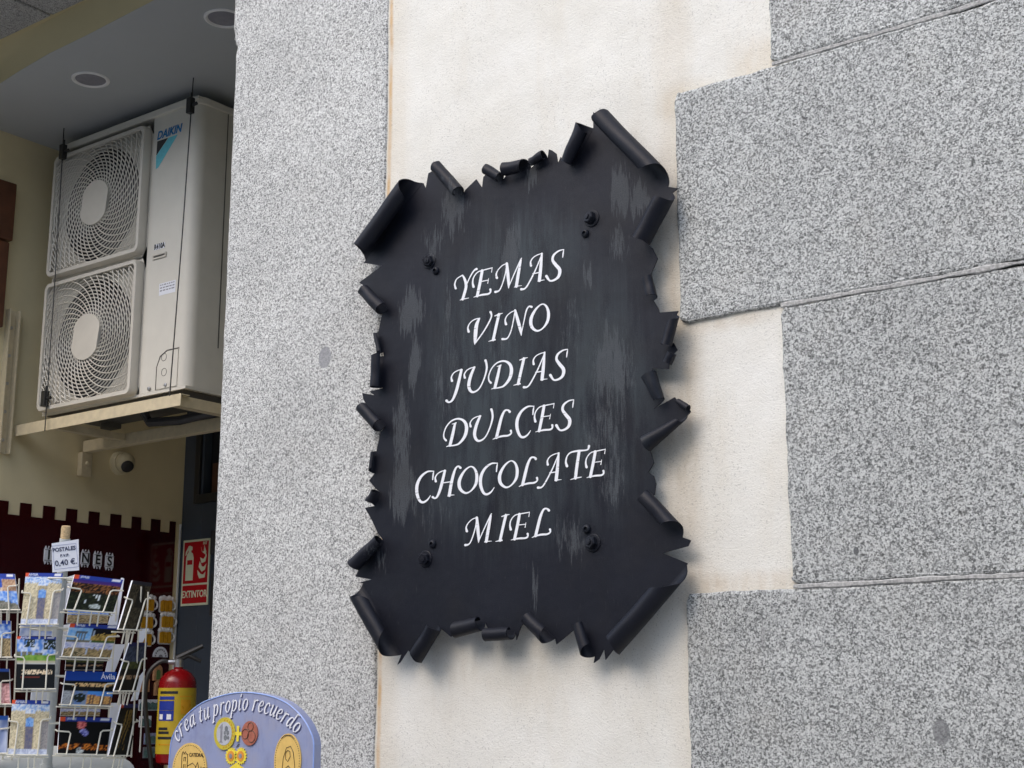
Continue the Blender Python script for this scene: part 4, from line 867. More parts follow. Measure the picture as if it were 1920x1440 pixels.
fl = [[(.66, .40), (.86, .41), (.88, .50), (.80, .455), (.70, .47), (.58, .53), (.60, .46)], [(.62, .575), (.74, .50), (.86, .53), (.90, .62), (.82, .575), (.74, .58), (.66, .66), (.64, .62)], [(.66, .72), (.72, .63), (.86, .65), (.90, .74), (.86, .80), (.85, .73), (.78, .69)], [(.72, .80), (.68, .88), (.73, .80), (.84, .76), (.88, .80), (.80, .90), (.79, .81)]]
for f_ in fl:
    mb = MB(); mb.prism(K(f_), gfr, .0074, .0082); mb.build('flame', M['lumi'], t)
text('lettering', 'EXTINTOR', gfr, Wd*.5, Hd*.168, Hd*.145, .0078, M['lumi'], t, 0, Hd*.0035, .80)
text('lettering', 'EXT', gfr, Wd*.82, Hd*.93, Hd*.055, .0078, M['lumi'], t, 0, .0008, .9)

# fire extinguisher
r = ray(331, 1330); EO = CAM+r*(6.15/r.dot(_d)); EXZ = lambda y: (CAM+ray(331, y)*(6.15/ray(331, y).dot(_d))).z
t = thing('fire_extinguisher', 'red fire extinguisher with yellow label and black hose beside the slate door', 'fire extinguisher')
zb0, zl0, zl1, zs, zn = EXZ(1428), EXZ(1412), EXZ(1290), EXZ(1280), EXZ(1254); R_ = .080; E0 = V3((EO.x, EO.y, 0))
mb = MB(); mb.lathe([(.0, zb0-.012), (R_*.7, zb0-.010), (R_*.95, zb0), (R_, zb0+.02), (R_, zs), (R_*.93, zs+.018), (R_*.72, zs+.040), (R_*.40, zs+.056), (R_*.24, zn), (.019, zn+.012), (0, zn+.012)], E0, (0, 0, 1), 36); shade(mb.build('cylinder', M['ext_red'], t), 40)
mb = MB(); mb.lathe([(R_+.0012, zl0), (R_+.0012, zl1)], E0, (0, 0, 1), 40); F_ = mb.f[:-2]; mb.f = F_; lab = shade(mb.build('label', M['ext_yellow'], t))
toC = math.atan2(CAM.y-E0.y, CAM.x-E0.x)
def curved(name, mat, parent, a0, a1, z0, z1, rr):                  # patch wrapped round the cylinder, degrees from the viewer side, + is to the right
    n = 8; P = []
    for k in range(n+1):
        a = toC+math.radians(a0+(a1-a0)*k/n); P += [V3((E0.x+rr*math.cos(a), E0.y+rr*math.sin(a), z)) for z in (z0, z1)]
    return mesh_obj(name, P, [(2*k, 2*k+2, 2*k+3, 2*k+1) for k in range(n)], mat, parent)
Hl = zl1-zl0; rr = R_+.0022
curved('label_panel', M['ext_blue'], lab, -62, -8, zl0+Hl*.66, zl0+Hl*.80, rr); curved('label_panel', M['ext_blue'], lab, -62, -8, zl0+Hl*.50, zl0+Hl*.655, rr)
curved('label_panel', M['ext_blue'], lab, -62, -8, zl0+Hl*.82, zl0+Hl*.87, rr)
for (a0, a1, f0, f1) in ((-60, 2, .91, .95), (-60, -25, .36, .40), (-60, -20, .30, .34), (-62, 0, .22, .26), (8, 50, .86, .88), (12, 45, .6, .82), (10, 48, .45, .47), (-60, 0, .13, .15), (5, 50, .3, .32)):
    curved('label_print', M['black_ink'] if a1 < 20 and f0 > .2 else M['ext_yellow_dark'], lab, a0, a1, zl0+Hl*f0, zl0+Hl*f1, rr)
for a_ in (-50, -22): curved('label_print', M['paper'], lab, a_-7, a_+7, zl0+Hl*.52, zl0+Hl*.60, rr+.0006)
mb = MB(); mb.lathe([(.020, zn+.008), (.020, zn+.040), (.012, zn+.046)], E0, (0, 0, 1), 16); side = V3((math.cos(toC+math.pi/2), math.sin(toC+math.pi/2), 0))  # + = right in the picture
mb.lathe([(.010, -.045), (.012, -.03), (.009, 0)], E0+V3((0, 0, zn+.03)), side, 10); shade(mb.build('valve', M['steel'], t))
zt = zn+.045
mb = MB(); mb.tube([E0+V3((0, 0, zt))-side*.01, E0+V3((0, 0, zt+.02))+side*.03, E0+V3((0, 0, zt+.055))+side*.10], [.014, .013, .010], 8); shade(mb.build('carry_handle', M['black'], t))
mb = MB(); mb.tube([E0+V3((0, 0, zt-.005)), E0+V3((0, 0, zt+.012))+side*.04, E0+V3((0, 0, zt-.012))+side*.095], [.011, .010, .008], 8); shade(mb.build('squeeze_lever', M['black'], t))
hz = [E0+V3((0, 0, zn+.03))-side*.04, E0+V3((0, 0, zn+.03))-side*.08, E0+V3((0, 0, zn-.02))-side*.125, E0+V3((0, 0, zn-.12))-side*.135, E0+V3((0, 0, zn-.28))-side*.115, E0+V3((0, 0, zn-.42))-side*.092, E0+V3((0, 0, zn-.55))-side*.09]
hz = [V3(q) for q in catmull([tuple(h) for h in hz], 5)]
mb = MB(); mb.tube(hz, .010, 8); shade(mb.build('hose', M['black'], t))
mb = MB(); mb.box(Frame((E0.x, E0.y, 0), (1, 0, 0)), -.02, .02, zb0+.1, zb0+.16, -(YB-E0.y)+.001, -R_-.001); mb.build('wall_hook', M['black'], t)

# ------------------------------------------------------------------ postcard rack with its cards
DK = 4.45
def pt(px, py, depth): r = ray(px, py); return CAM+r*(depth/r.dot(_d))
RK = thing('postcard_rack', 'spinning wire postcard rack on a grey pole in front of the porch', 'rack')
pA, pB = pt(122, 1010, DK+.02), pt(88, 1428, DK+.02); dirp = (pB-pA)
mb = MB(); mb.tube([pA, pB], .0165, 16); shade(mb.build('pole', M['pole'], RK), 40)
low = pB+dirp*((-pB.z+.03)/dirp.z)
mb = MB(); mb.tube([pB, low], .016, 12); mb.lathe([(.24, -.03), (.24, -.012), (.05, .02), (.02, .05)], low, (0, 0, 1), 28); shade(mb.build('stand', M['pole'], RK), 40)
mb = MB(); mb.lathe([(.014, -.005), (.0145, .03), (.013, .040), (0, .041)], pA, -dirp.normalized(), 14); shade(mb.build('cork', M['cork'], RK), 40)
mb = MB(); q = pt(70, 1432, DK); tcen = pt(86, 1443, DK+.02); mb.lathe([(.27, -.003), (.27, .003)], tcen, -dirp.normalized(), 40); mb.lathe([(.02, -.02), (.02, .02)], tcen, -dirp.normalized(), 14); mb.build('tier_disc', M['pole'], RK)

def hsh(*a): return noise.noise(V3([float(x)*1.0+.37 for x in (list(a)+[0, 0])[:3]]))
def lerp3(a, b, t): t = max(0, min(1, t)); return tuple(x+(y-x)*t for x, y in zip(a, b))
HB = hexc(42, 66, 158)
def header(u, v, v0=.925):
    if v < v0: return None
    if u < .10: return hexc(226, 86, 50)
    if .78 < u < .96 and .3 < (v-v0)/(1-v0) < .8 and hsh(u*60, 3) > -.25: return hexc(235, 238, 245)
    if .14 < u < .30 and .3 < (v-v0)/(1-v0) < .75 and hsh(u*90, 9) > .0: return hexc(170, 180, 215)
    return HB
def gate(u, v, s):
    h = header(u, v)
    if h: return h
    n = hsh(u*26, v*30, s); n2 = hsh(u*60, v*60, s+4)
    top = .80+(.025 if int(u*26) % 2 else 0)
    if (u < .37 or u > .63) and v < top and v > .10:
        c = lerp3(hexc(232, 220, 184), hexc(150, 138, 112), .35+.9*n2)
        if u > .80 and v < .62: c = lerp3(c, hexc(120, 122, 142), .65)
        return c
    if .10 < v <= .76 and .36 < u < .64:
        cy = .60
        if abs(u-.5) < .115 and (v < cy or (u-.5)**2+((v-cy)*1.4)**2 < .115**2):
            if v > .50: return lerp3(hexc(66, 128, 214), hexc(150, 190, 235), .5+n)
            return lerp3(hexc(96, 98, 128), hexc(130, 124, 128), .5+n)
        return lerp3(hexc(206, 190, 150), hexc(140, 130, 108), .4+n2)
    if v <= .10+.05*u: return lerp3(hexc(225, 232, 245), hexc(168, 178, 205), .5+n)
    return lerp3(hexc(110, 165, 232), hexc(235, 242, 250), .55+1.1*n)
def walls(u, v, s):
    h = header(u, v, .945)
    if h: return h
    n = hsh(u*14, v*16, s); n2 = hsh(u*45, v*45, s)
    if v > .49:
        w = (v-.49)/.455
        if w < .28+.1*u+.03*n: return lerp3(hexc(92, 148, 40), hexc(140, 176, 76), .5+n) if w > .08 else hexc(196, 190, 160)
        if w < .50-.12*u and hsh(u*20, 2) > -.2: return lerp3(hexc(70, 78, 66), hexc(140, 136, 112), .5+n2)
        if (w > .66 and (abs(u-.32) < .14) and n2 > -.15) or (w > .55 and u > .70 and n2 > -.25): return hexc(34, 48, 36)
        return lerp3(hexc(84, 142, 226), hexc(228, 238, 250), .45+1.1*n)
    if v > .475: return hexc(205, 205, 200)
    if .27 < v < .36 and .12 < u < .93 and n2 > -.28+abs(v-.315)*6: return lerp3(hexc(150, 110, 60), hexc(255, 236, 200), .6+n2)
    if .2 < v < .235 and .1 < u < .6: return hexc(120, 50, 34)
    return hexc(8, 10, 10)
def fountain(u, v, s):
    h = header(u, v, .90)
    if h: return h
    n = hsh(u*22, v*22, s); n2 = hsh(u*60, v*50, s)
    if v > .78: return lerp3(hexc(46, 40, 130), hexc(86, 52, 110), (.9-v)*8)
    if v > .50: return lerp3(hexc(30, 20, 16), hexc(170, 112, 66), .12+1.3*hsh(u*44, v*36, s))
    for k in range(5):
        if abs(u-.36-.062*k-.05*(v-.3)) < .008 and .22+.02*k < v < .47: return hexc(232, 240, 242)
    if (u-.58)**2*4+(v-.14)**2*12 < .06: return lerp3(hexc(120, 130, 120), hexc(225, 235, 235), .5+n)
    if v < .03: return hexc(210, 220, 225)
    return lerp3(hexc(8, 12, 12), hexc(70, 80, 50), .1+.9*max(0, n))
def four(u, v, s):
    h = header(u, v, .90)
    if h: return h
    n = hsh(u*24, v*24, s); n2 = hsh(u*60, v*60, s)
    if abs(v-.45) < .012 or abs(u-.5-.1*(v-.45)) < .008: return hexc(180, 195, 215)
    if v > .45:
        if u < .5:
            if .16 < u < .40 and .50 < v < .78 and (v > .70 or abs((u-.2) % .06-.03) < .012): return hexc(96, 104, 110)
            return lerp3(hexc(96, 170, 232), hexc(170, 205, 235), .5+n) if v > .52 else hexc(120, 116, 96)
        w = v-.45
        if w < .30*(.4+.6*u)+.08*n2: return lerp3(hexc(120, 92, 40), hexc(214, 182, 96), .5+n2) if w > .08 else hexc(64, 88, 36)
        return hexc(10, 12, 16)
    if v > .27+.06*n: return lerp3(hexc(150, 160, 200), hexc(220, 216, 224), .5+n)
    if u < .5: return lerp3(hexc(52, 56, 34), hexc(196, 172, 130), .5+1.1*n2)
    return lerp3(hexc(96, 84, 58), hexc(176, 152, 104), .5+1.1*n2)
def avila(u, v, s):
    n = hsh(u*24, v*24, s); n2 = hsh(u*60, v*70, s)
    if v > .70: return lerp3(hexc(18, 60, 150), hexc(24, 78, 170), u)
    if v > .42:
        if .56 < v < .66 and u > .16 and n2 > -.15: return lerp3(hexc(150, 96, 40), hexc(255, 214, 150), .6+n2)
        return hexc(14, 16, 16)
    if v > .40: return hexc(160, 170, 185)
    if u < .5:
        if (u-.34)**2*3+(v-.22)**2*3 < .05 and n2 > -.3: return hexc(28, 38, 30)
        return lerp3(hexc(176, 182, 186), hexc(120, 120, 124), .5+n2) if u < .2 else lerp3(hexc(96, 130, 190), hexc(140, 150, 150), .5+n)
    if v > .29-.1*(u-.75): return hexc(76, 140, 214)
    if v < .06: return hexc(110, 104, 100)
    return lerp3(hexc(150, 92, 60), hexc(232, 186, 110), .5+n2) if int(u*44) % 3 else hexc(84, 66, 60)
def fireworks(u, v, s):
    h = header(u, v, .90)
    if h: return h
    n2 = hsh(u*60, v*60, s)
    if (u-.42)**2+((v-.80)*.68)**2 < .008: return lerp3(hexc(180, 50, 60), hexc(250, 150, 140), .5+n2)
    if (u-.46)**2+((v-.62)*.68)**2 < .003 or (u-.52)**2+((v-.56)*.68)**2 < .003: return lerp3(hexc(76, 76, 160), hexc(170, 170, 225), .5+n2)
    if .13 < v < .30-.10*abs(u-.45) and n2 > -.12: return lerp3(hexc(70, 24, 8), hexc(240, 140, 50), .35+1.2*hsh(u*48, v*44, s))
    if (u-.44)**2+((v-.09)*.9)**2 < .006: return lerp3(hexc(160, 165, 160), hexc(235, 240, 238), .5+n2)
    return hexc(5, 5, 6)
def darkarch(u, v, s):
    n = hsh(u*14, v*30, s)
    if v > .93: return hexc(40, 42, 52)
    if abs(u-.62) < .2 and v > .45 and (u-.62)**2+((v-.6)*.7)**2 < .05: return hexc(26, 24, 22)
    return lerp3(hexc(18, 17, 14), hexc(96, 88, 70), .35+.7*n)
def darkwall(u, v, s):
    n = hsh(u*16, v*20, s)
    if v > .93: return hexc(34, 40, 86)
    if v > .60: return lerp3(hexc(40, 46, 66), hexc(70, 80, 100), .5+n)
    if v > .45: return lerp3(hexc(40, 48, 26), hexc(80, 84, 40), .5+n)
    if .22 < v < .32 and n > -.1: return hexc(150, 120, 90)
    return hexc(14, 14, 15)
def trails(u, v, s):
    if v > .93: return hexc(40, 46, 96) if u > .15 else hexc(190, 70, 50)
    n = hsh((u-.35*v)*34, v*3, s)
    if .1 < v < .88 and .2 < u-.2*v < .62 and n > .1: return lerp3(hexc(60, 44, 20), hexc(176, 140, 66), n*1.5)
    return hexc(15, 20, 22) if v < .35 else hexc(12, 12, 12)
def towersky(u, v, s):
    h = header(u, v, .90)
    if h: return h
    n = hsh(u*16, v*16, s); n2 = hsh(u*50, v*50, s)
    if v > .52:
        if u > .62 and v < .84: return lerp3(hexc(150, 110, 84), hexc(210, 180, 150), .5+n2)
        if v < .62 and n2 > -.1: return hexc(214, 196, 176)
        return lerp3(hexc(30, 66, 160), hexc(52, 96, 196), .5+n)
    if v < .16+.22*(1-u): return lerp3(hexc(76, 84, 70), hexc(150, 146, 136), .5+n2)
    return lerp3(hexc(60, 128, 222), hexc(190, 215, 245), .45+n)
def skywall(u, v, s):
    n = hsh(u*16, v*16, s); n2 = hsh(u*50, v*50, s)
    if v > .92: return hexc(60, 90, 190)
    if v > .50: return lerp3(hexc(52, 116, 220), hexc(200, 222, 248), .4+n)
    return lerp3(hexc(80, 70, 50), hexc(190, 170, 130), .5+n2)
def pinknight(u, v, s):
    n = hsh(u*20, v*20, s)
    if v > .93: return hexc(60, 100, 190)
    if u > .5 and v < .6: return lerp3(hexc(150, 90, 90), hexc(235, 190, 190), .5+n)
    return hexc(22, 18, 20)
def paleblue(u, v, s):
    n = hsh(u*8, v*3, s); return lerp3(hexc(120, 140, 190), hexc(190, 200, 222), .5+n) if v < .9 else hexc(60, 110, 200)

def plane_for(px, py, depth, yaw, tilt):
    """plane through a pixel at a depth; yaw turns it to the right of facing the camera, tilt leans it back"""
    O = pt(px, py, depth); v = (CAM-O); v.z = 0; v.normalize(); a = math.radians(yaw)
    nrm = V3((v.x*math.cos(a)-v.y*math.sin(a), v.x*math.sin(a)+v.y*math.cos(a), 0)); nrm = (nrm*math.cos(math.radians(tilt))+V3((0, 0, 1))*math.sin(math.radians(tilt))).normalized()
    return O, nrm
def hit(px, py, O, N): r = ray(px, py); return CAM+r*((O-CAM).dot(N)/r.dot(N))
def card(q, depth, yaw, tilt, fn, label, seed, pocket=True, thick=.006, title=None, group='postcards in the rack'):
    cxp = sum(p[0] for p in q)/4; cyp = sum(p[1] for p in q)/4; O, N = plane_for(cxp, cyp, depth, yaw, tilt)
    TL, TR, BR, BL = [hit(x, y, O, N) for x, y in q]
    def S(u, v, d=0.0): return (BL.lerp(BR, u)).lerp(TL.lerp(TR, u), v)+N*d
    me_n = 34; me_m = 46 if (TL-BL).length > (TR-TL).length else 30
    if fn is None: me_n = me_m = 1
    P = [S(i/me_n, j/me_m) for j in range(me_m+1) for i in range(me_n+1)]; k = len(P); W_ = me_n+1
    F = [(j*W_+i, j*W_+i+1, (j+1)*W_+i+1, (j+1)*W_+i) for j in range(me_m) for i in range(me_n)]; nf = len(F)
    P += [S(0, 0, -thick), S(1, 0, -thick), S(1, 1, -thick), S(0, 1, -thick)]
    c00, c10, c01, c11 = 0, me_n, me_m*W_, me_m*W_+me_n
    F += [(k+3, k+2, k+1, k)]
    bot = list(range(0, W_)); top_ = [me_m*W_+i for i in range(W_)]; lf = [j*W_ for j in range(me_m+1)]; rt = [j*W_+me_n for j in range(me_m+1)]
    F += [tuple(reversed(bot))+(k, k+1), tuple(top_)+(k+2, k+3), tuple(lf)+(k+3, k), tuple(reversed(rt))+(k+1, k+2)]
    o = mesh_obj('postcard', P, F, M['print'] if fn else M['paper'], None)
    o.data.materials.append(M['paper'])
    for i_, p_ in enumerate(o.data.polygons): p_.material_index = 0 if (len(p_.vertices) == 4 and all(v_ < k for v_ in p_.vertices)) else 1
    if fn:
        at = o.data.color_attributes.new('print', 'FLOAT_COLOR', 'POINT')
        for j in range(me_m+1):
            for i in range(me_n+1): at.data[j*W_+i].color = (*fn(i/me_n, j/me_m, seed), 1)
    tag(o, label, 'postcard', group)
    if title:
        body, uu, vv, sz, mt = title; ex = (TR-TL).normalized(); ey = N.cross(ex).normalized()
        text('lettering', body, Frame(S(uu, vv), ex, N, ey), 0, 0, sz, .0008, mt, o, 0, .0003, 1.0)
    if pocket:
        mb = MB(); d = .007; rw = .0026
        mb.tube([S(-.05, .66, -.01), S(-.05, .60, d), S(.17, .585, d), S(.205, .54, d), S(.16, .0, d), S(.155, -.035, d)], rw, 6)
        mb.tube([S(1.05, .72, -.01), S(1.05, .655, d), S(.84, .635, d), S(.80, .59, d), S(.77, .0, d), S(.765, -.035, d)], rw, 6)
        mb.tube([S(-.05, -.012, d*.4), S(1.05, -.012, d*.4)], rw, 6); mb.tube([S(-.05, -.03, -.02), S(1.05, -.03, -.02)], rw, 6)
        for uu in (.28, .54, .70): mb.tube([S(uu, -.01, d*.3), S(uu, -.01, -.006)+dirp.normalized()*.042], rw, 6)
        mb.build('wire_pocket', M['wire'], RK)
    return S
AV = lambda u=.21, v=.962, s=.011: ('AVILA', u, v, s, M['lilac2'])
M['lilac2'] = plain('header_lettering', hexc(190, 200, 228), .5)
Bq = [[(48.3, 1074), (118, 1075), (107, 1170), (38.5, 1170)], [(32, 1193), (105, 1194), (102, 1291), (30.6, 1291)], [(23, 1312), (94, 1314), (87, 1415), (15.5, 1414)]]
Cq = [[(140, 1077), (231, 1087), (212, 1149), (123, 1143)], [(132, 1169), (223, 1173), (206, 1234), (116, 1231)], [(124, 1258), (219, 1260), (207, 1324), (115, 1321)], [(113, 1344), (210, 1346), (200, 1415), (108, 1413)]]
Dq = [[(249, 1088), (285, 1093), (262, 1181), (222, 1179)], [(243, 1205), (277, 1205), (255, 1295), (214, 1295)], [(228, 1320), (260, 1320), (244, 1416), (204, 1416)]]
card(Bq[0], DK-.09, -4, 12, gate, 'postcard of a stone gate with twin towers, uppermost in the rack', 1, title=AV())
card(Bq[1], DK-.09, -4, 10, walls, 'postcard with green walls above and a black night view below', 2, title=AV(.21, .972))
card(Bq[2], DK-.09, -4, 10, gate, 'postcard of a stone gate with twin towers, lowest in the rack', 3, title=AV())
card(Cq[0], DK-.03, 24, 12, fountain, 'night postcard with white fountain jets below a purple header', 4, title=AV(.22, .95, .009))
card(Cq[1], DK-.03, 24, 10, four, 'postcard with four castle pictures in a grid', 5, title=AV(.22, .95, .009))
card(Cq[2], DK-.03, 24, 10, avila, 'postcard with a wide blue top reading Ávila', 6, title=('Ávila', .84, .85, .024, M['paper']))
card(Cq[3], DK-.03, 24, 10, fireworks, 'black postcard with red and blue fireworks over city lights', 7, title=AV(.22, .95, .009))
card(Dq[0], DK+.05, 52, 12, darkarch, 'dark postcard of a vaulted arch at the right side of the rack, highest', 8)
card(Dq[1], DK+.05, 52, 10, darkwall, 'dark postcard of walls at dusk at the right side of the rack', 9)
card(Dq[2], DK+.05, 52, 10, trails, 'dark postcard with golden light trails at the right side of the rack, lowest', 10)
Aq = [[(-42, 1075), (27, 1076), (35, 1143), (-36, 1143)], [(-52, 1163), (20, 1164), (20, 1232), (-52, 1232)], [(-55, 1253), (17, 1254), (19, 1320), (-52, 1320)], [(-58, 1342), (15, 1342), (12, 1412), (-60, 1412)]]
card(Aq[0], DK-.02, -26, 10, towersky, 'postcard of towers under deep blue sky at the left picture edge, highest', 11)
card(Aq[1], DK-.02, -26, 10, skywall, 'postcard of a stone wall under light blue sky at the left picture edge', 12)
card(Aq[2], DK-.02, -26, 10, pinknight, 'dark postcard with pink lights at the left picture edge', 13)
card(Aq[3], DK-.02, -26, 10, paleblue, 'pale blue grey postcard stack at the left picture edge, lowest', 14)
# plain white backs of the cards in the far columns
backs = [[(228, 1083), (233, 1085), (220, 1172), (203, 1171)], [(210, 1208), (235, 1208), (214, 1262), (198, 1259)], [(208, 1318), (226, 1318), (212, 1415), (200, 1415)], [(60, 1292), (104, 1292), (100, 1312), (58, 1312)], [(262, 1180), (279, 1178), (268, 1204), (258, 1204)], [(126, 1082), (139, 1078), (124, 1142), (121, 1140)], [(119, 1172), (131, 1170), (116, 1230), (112, 1228)], [(262, 1268), (273, 1254), (258, 1312), (246, 1314)]]
for k, b in enumerate(backs):
    card(b, DK+.10, 10, 6, None, 'white back of a postcard in the rack, ' + ['below the uppermost dark card', 'beside the four picture card', 'beside the fireworks card', 'above the lowest gate card', 'right of the middle dark card', 'left of the fountain card', 'left of the four picture card', 'right of the dusk walls card'][k], 0, False, .012)
# rear cards seen through the wires
for k, (x0, x1, y0, y1, fn) in enumerate(((128, 205, 1152, 1168, skywall), (125, 196, 1238, 1256, darkwall), (116, 190, 1326, 1342, four), (40, 102, 1173, 1192, paleblue))):
    card([(x0, y0-14), (x1, y0-12), (x1-3, y1), (x0-3, y1)], DK+.16, 10, 8, fn, 'rear postcard showing through the wires ' + ['under the fountain card', 'under the four picture card', 'under the Ávila card', 'under the uppermost gate card'][k], 20+k, False)
# frame wires around the pole
mb = MB()
for y in (1088, 1180, 1268, 1356):
    c = pt(120-(y-1088)*.095, y, DK+.02)
    mb.tube([c+V3((.085*math.cos(a*math.pi/12), .085*math.sin(a*math.pi/12), 0)) for a in range(24)], .0028, 6, True)
    for a in range(6): mb.tube([c, c+V3((.085*math.cos(a*math.pi/3+.3), .085*math.sin(a*math.pi/3+.3), 0))], .0026, 5)
mb.build('hoop', M['wire'], RK)
mb = MB()
for (xa, ya, xb, yb) in ((20, 1085, 5, 1425), (36, 1085, 22, 1425), (222, 1092, 198, 1420), (246, 1100, 222, 1420), (238, 1180, 214, 1420), (265, 1100, 246, 1420), (278, 1110, 262, 1410)): mb.tube([pt(xa, ya, DK+.08), pt(xb, yb, DK+.08)], .0026, 6)
mb.build('upright_wire', M['wire'], RK)

# price card on the pole
t = thing('price_card', 'white price card reading POSTALES 0,40 € on top of the rack', 'price sign')
O, N = plane_for(123, 1041, DK-.02, 6, 4); q = [(97, 1019), (147.5, 1011), (148.5, 1069), (98.5, 1073)]
TL, TR, BR, BL = [hit(x, y, O, N) for x, y in q]
mb = MB(); mb.add([p+N*d for d in (0, -.003) for p in (TL, TR, BR, BL)], [(0, 3, 2, 1), (4, 5, 6, 7), (0, 1, 5, 4), (1, 2, 6, 5), (2, 3, 7, 6), (3, 0, 4, 7)]); mb.build('card', M['paper'], t)
ex = ((TR-TL)+(BR-BL)).normalized(); ey = N.cross(ex).normalized(); cW = (TR-TL).length; cH = (TL-BL).length; CFm = Frame((TL+TR+BR+BL)/4, ex, N, ey)
mb = MB()
for (u0, u1, v0, v1) in ((-.45, .42, .40, .412), (-.45, .42, -.42, -.408), (.42, .432, -.42, .412), (-.45, -.438, -.42, .412)): mb.box(CFm, u0*cW, u1*cW, v0*cH, v1*cH, .0003, .0008)
mb.build('border_line', M['lilac'], t)
text('lettering', 'POSTALES', CFm, -.03*cW, .25*cH, .0172, .0008, M['navy_ink'], t, 0, .0004, .90)
text('lettering', 'P.V.P.', CFm, -.03*cW, .03*cH, .012, .0008, M['navy_ink'], t, 0, .0003, 1)
text('lettering', '0,40 €.', CFm, -.01*cW, -.22*cH, .0245, .0008, M['navy_ink'], t, 0, .0003, .95)

# ------------------------------------------------------------------ souvenir coin press
YP = -.40; PF = Frame((0, YP, 0), (1, 0, 0)); CP = thing('coin_press', 'blue arched souvenir coin press panel with white arched lettering in front of the pilaster', 'coin machine')
xl, xr = PF.px(316, 1440)[0], PF.px(591, 1430)[0]; xc = (xl+xr)/2; ha = (xr-xl)/2; ztop = PF.px(452, 1297)[1]; hb = .215; zc0 = ztop-hb
arch = [PF.px(x, y)[:2] for x, y in ((590, 1397), (588, 1383), (583, 1370), (576, 1356), (567, 1343), (555, 1330), (540, 1318), (521, 1308.5), (500, 1302), (480, 1298.6), (460, 1297), (438, 1298.6), (417, 1303), (396, 1309.5), (377, 1318), (359, 1331), (343, 1347), (331, 1364), (322, 1383), (318.5, 1402), (317, 1420))]
arch = [(x, z) for x, z, _ in catmull([(x, z, 0) for x, z in arch], 4)]; xl, xr = arch[-1][0], arch[0][0]; xc = (xl+xr)/2; ha = (xr-xl)/2
mb = MB(); mb.prism([(xr+.002, .62)]+arch+[(xl-.002, .62)], PF, -.022, 0); bevel(mb.build('panel', M['blue_panel'], CP), .004)
mb = MB(); rim = [(xc+ha-.002, .62)]+[(xc+(x-xc)*.992, zc0+(z-zc0)*.992) for x, z in arch]+[(xc-ha+.002, .62)]; mb.tube([PF.at(x, z, .0003) for x, z in rim], .0018, 6); mb.build('edge_rim', M['rim_blue'] if 'rim_blue' in M else plain('rim_blue', hexc(150, 176, 232), .3), CP)
mb = MB(); mb.box(PF, xc-.24, xc+.24, .0, .98, -.34, -.023); bevel(mb.build('cabinet', M['slate'], CP), .01)
def ppx(x, y): return PF.px(x, y)
zz5 = lambda x, y: ppx(290+x/5.818, 1280+y/5.818)
LC = {  # lower-case strokes, x-height 1
 'c': (.62, [[(.62, .80, .16), (.50, 1.0, .10), (.25, .85, .13), (.12, .45, .17), (.22, .05, .15), (.45, .02, .09), (.66, .25, .05)]]),
 'r': (.58, [[(.08, .82, .05), (.22, 1.0, .14), (.16, .5, .16), (.08, 0, .16)], [(.15, .55, .06), (.35, .92, .09), (.58, .95, .16)]]),
 'e': (.62, [[(.14, .48, .06), (.45, .58, .07), (.58, .78, .12), (.45, 1.0, .09), (.22, .82, .13), (.10, .42, .17), (.22, .03, .14), (.45, .04, .08), (.64, .28, .05)]]),
 'a': (.72, [[(.64, .90, .10), (.45, 1.0, .09), (.22, .80, .14), (.09, .35, .17), (.18, .02, .13), (.38, .15, .08), (.60, .60, .06)], [(.68, 1.0, .12), (.58, .40, .16), (.60, .03, .13), (.78, .18, .05)]]),
 't': (.50, [[(.34, 1.35, .08), (.24, .8, .15), (.14, .25, .16), (.24, .0, .12), (.44, .16, .05)], [(.04, .93, .07), (.52, .97, .07)]]),
 'u': (.72, [[(.06, .82, .05), (.22, 1.0, .13), (.14, .35, .16), (.22, .02, .13), (.42, .18, .07), (.62, .65, .06)], [(.70, 1.0, .14), (.60, .35, .16), (.62, .02, .12), (.80, .18, .05)]]),
 'p': (.76, [[(.04, .84, .05), (.24, 1.0, .13), (.12, .2, .16), (-.04, -.55, .15)], [(-.16, -.56, .07), (.12, -.52, .07)], [(.16, .55, .06), (.40, .96, .10), (.64, .80, .16), (.60, .30, .16), (.34, .02, .10), (.12, .12, .06)]]),
 'o': (.70, [[(.42, 1.0, .09), (.18, .78, .15), (.09, .38, .17), (.22, .03, .12), (.46, .10, .09), (.64, .50, .16), (.62, .85, .13), (.42, 1.0, .09)]]),
 'i': (.38, [[(.05, .82, .05), (.20, 1.0, .13), (.12, .35, .16), (.18, .02, .12), (.36, .18, .05)], [(.27, 1.28, .14), (.36, 1.48, .10)]]),
 'd': (.78, [[(.62, .88, .09), (.45, 1.0, .09), (.22, .80, .14), (.09, .35, .17), (.18, .02, .13), (.38, .15, .08), (.60, .60, .06)], [(.98, 1.50, .10), (.80, 1.55, .10), (.70, 1.1, .14), (.58, .40, .16), (.60, .03, .13), (.78, .18, .05)]]),
}
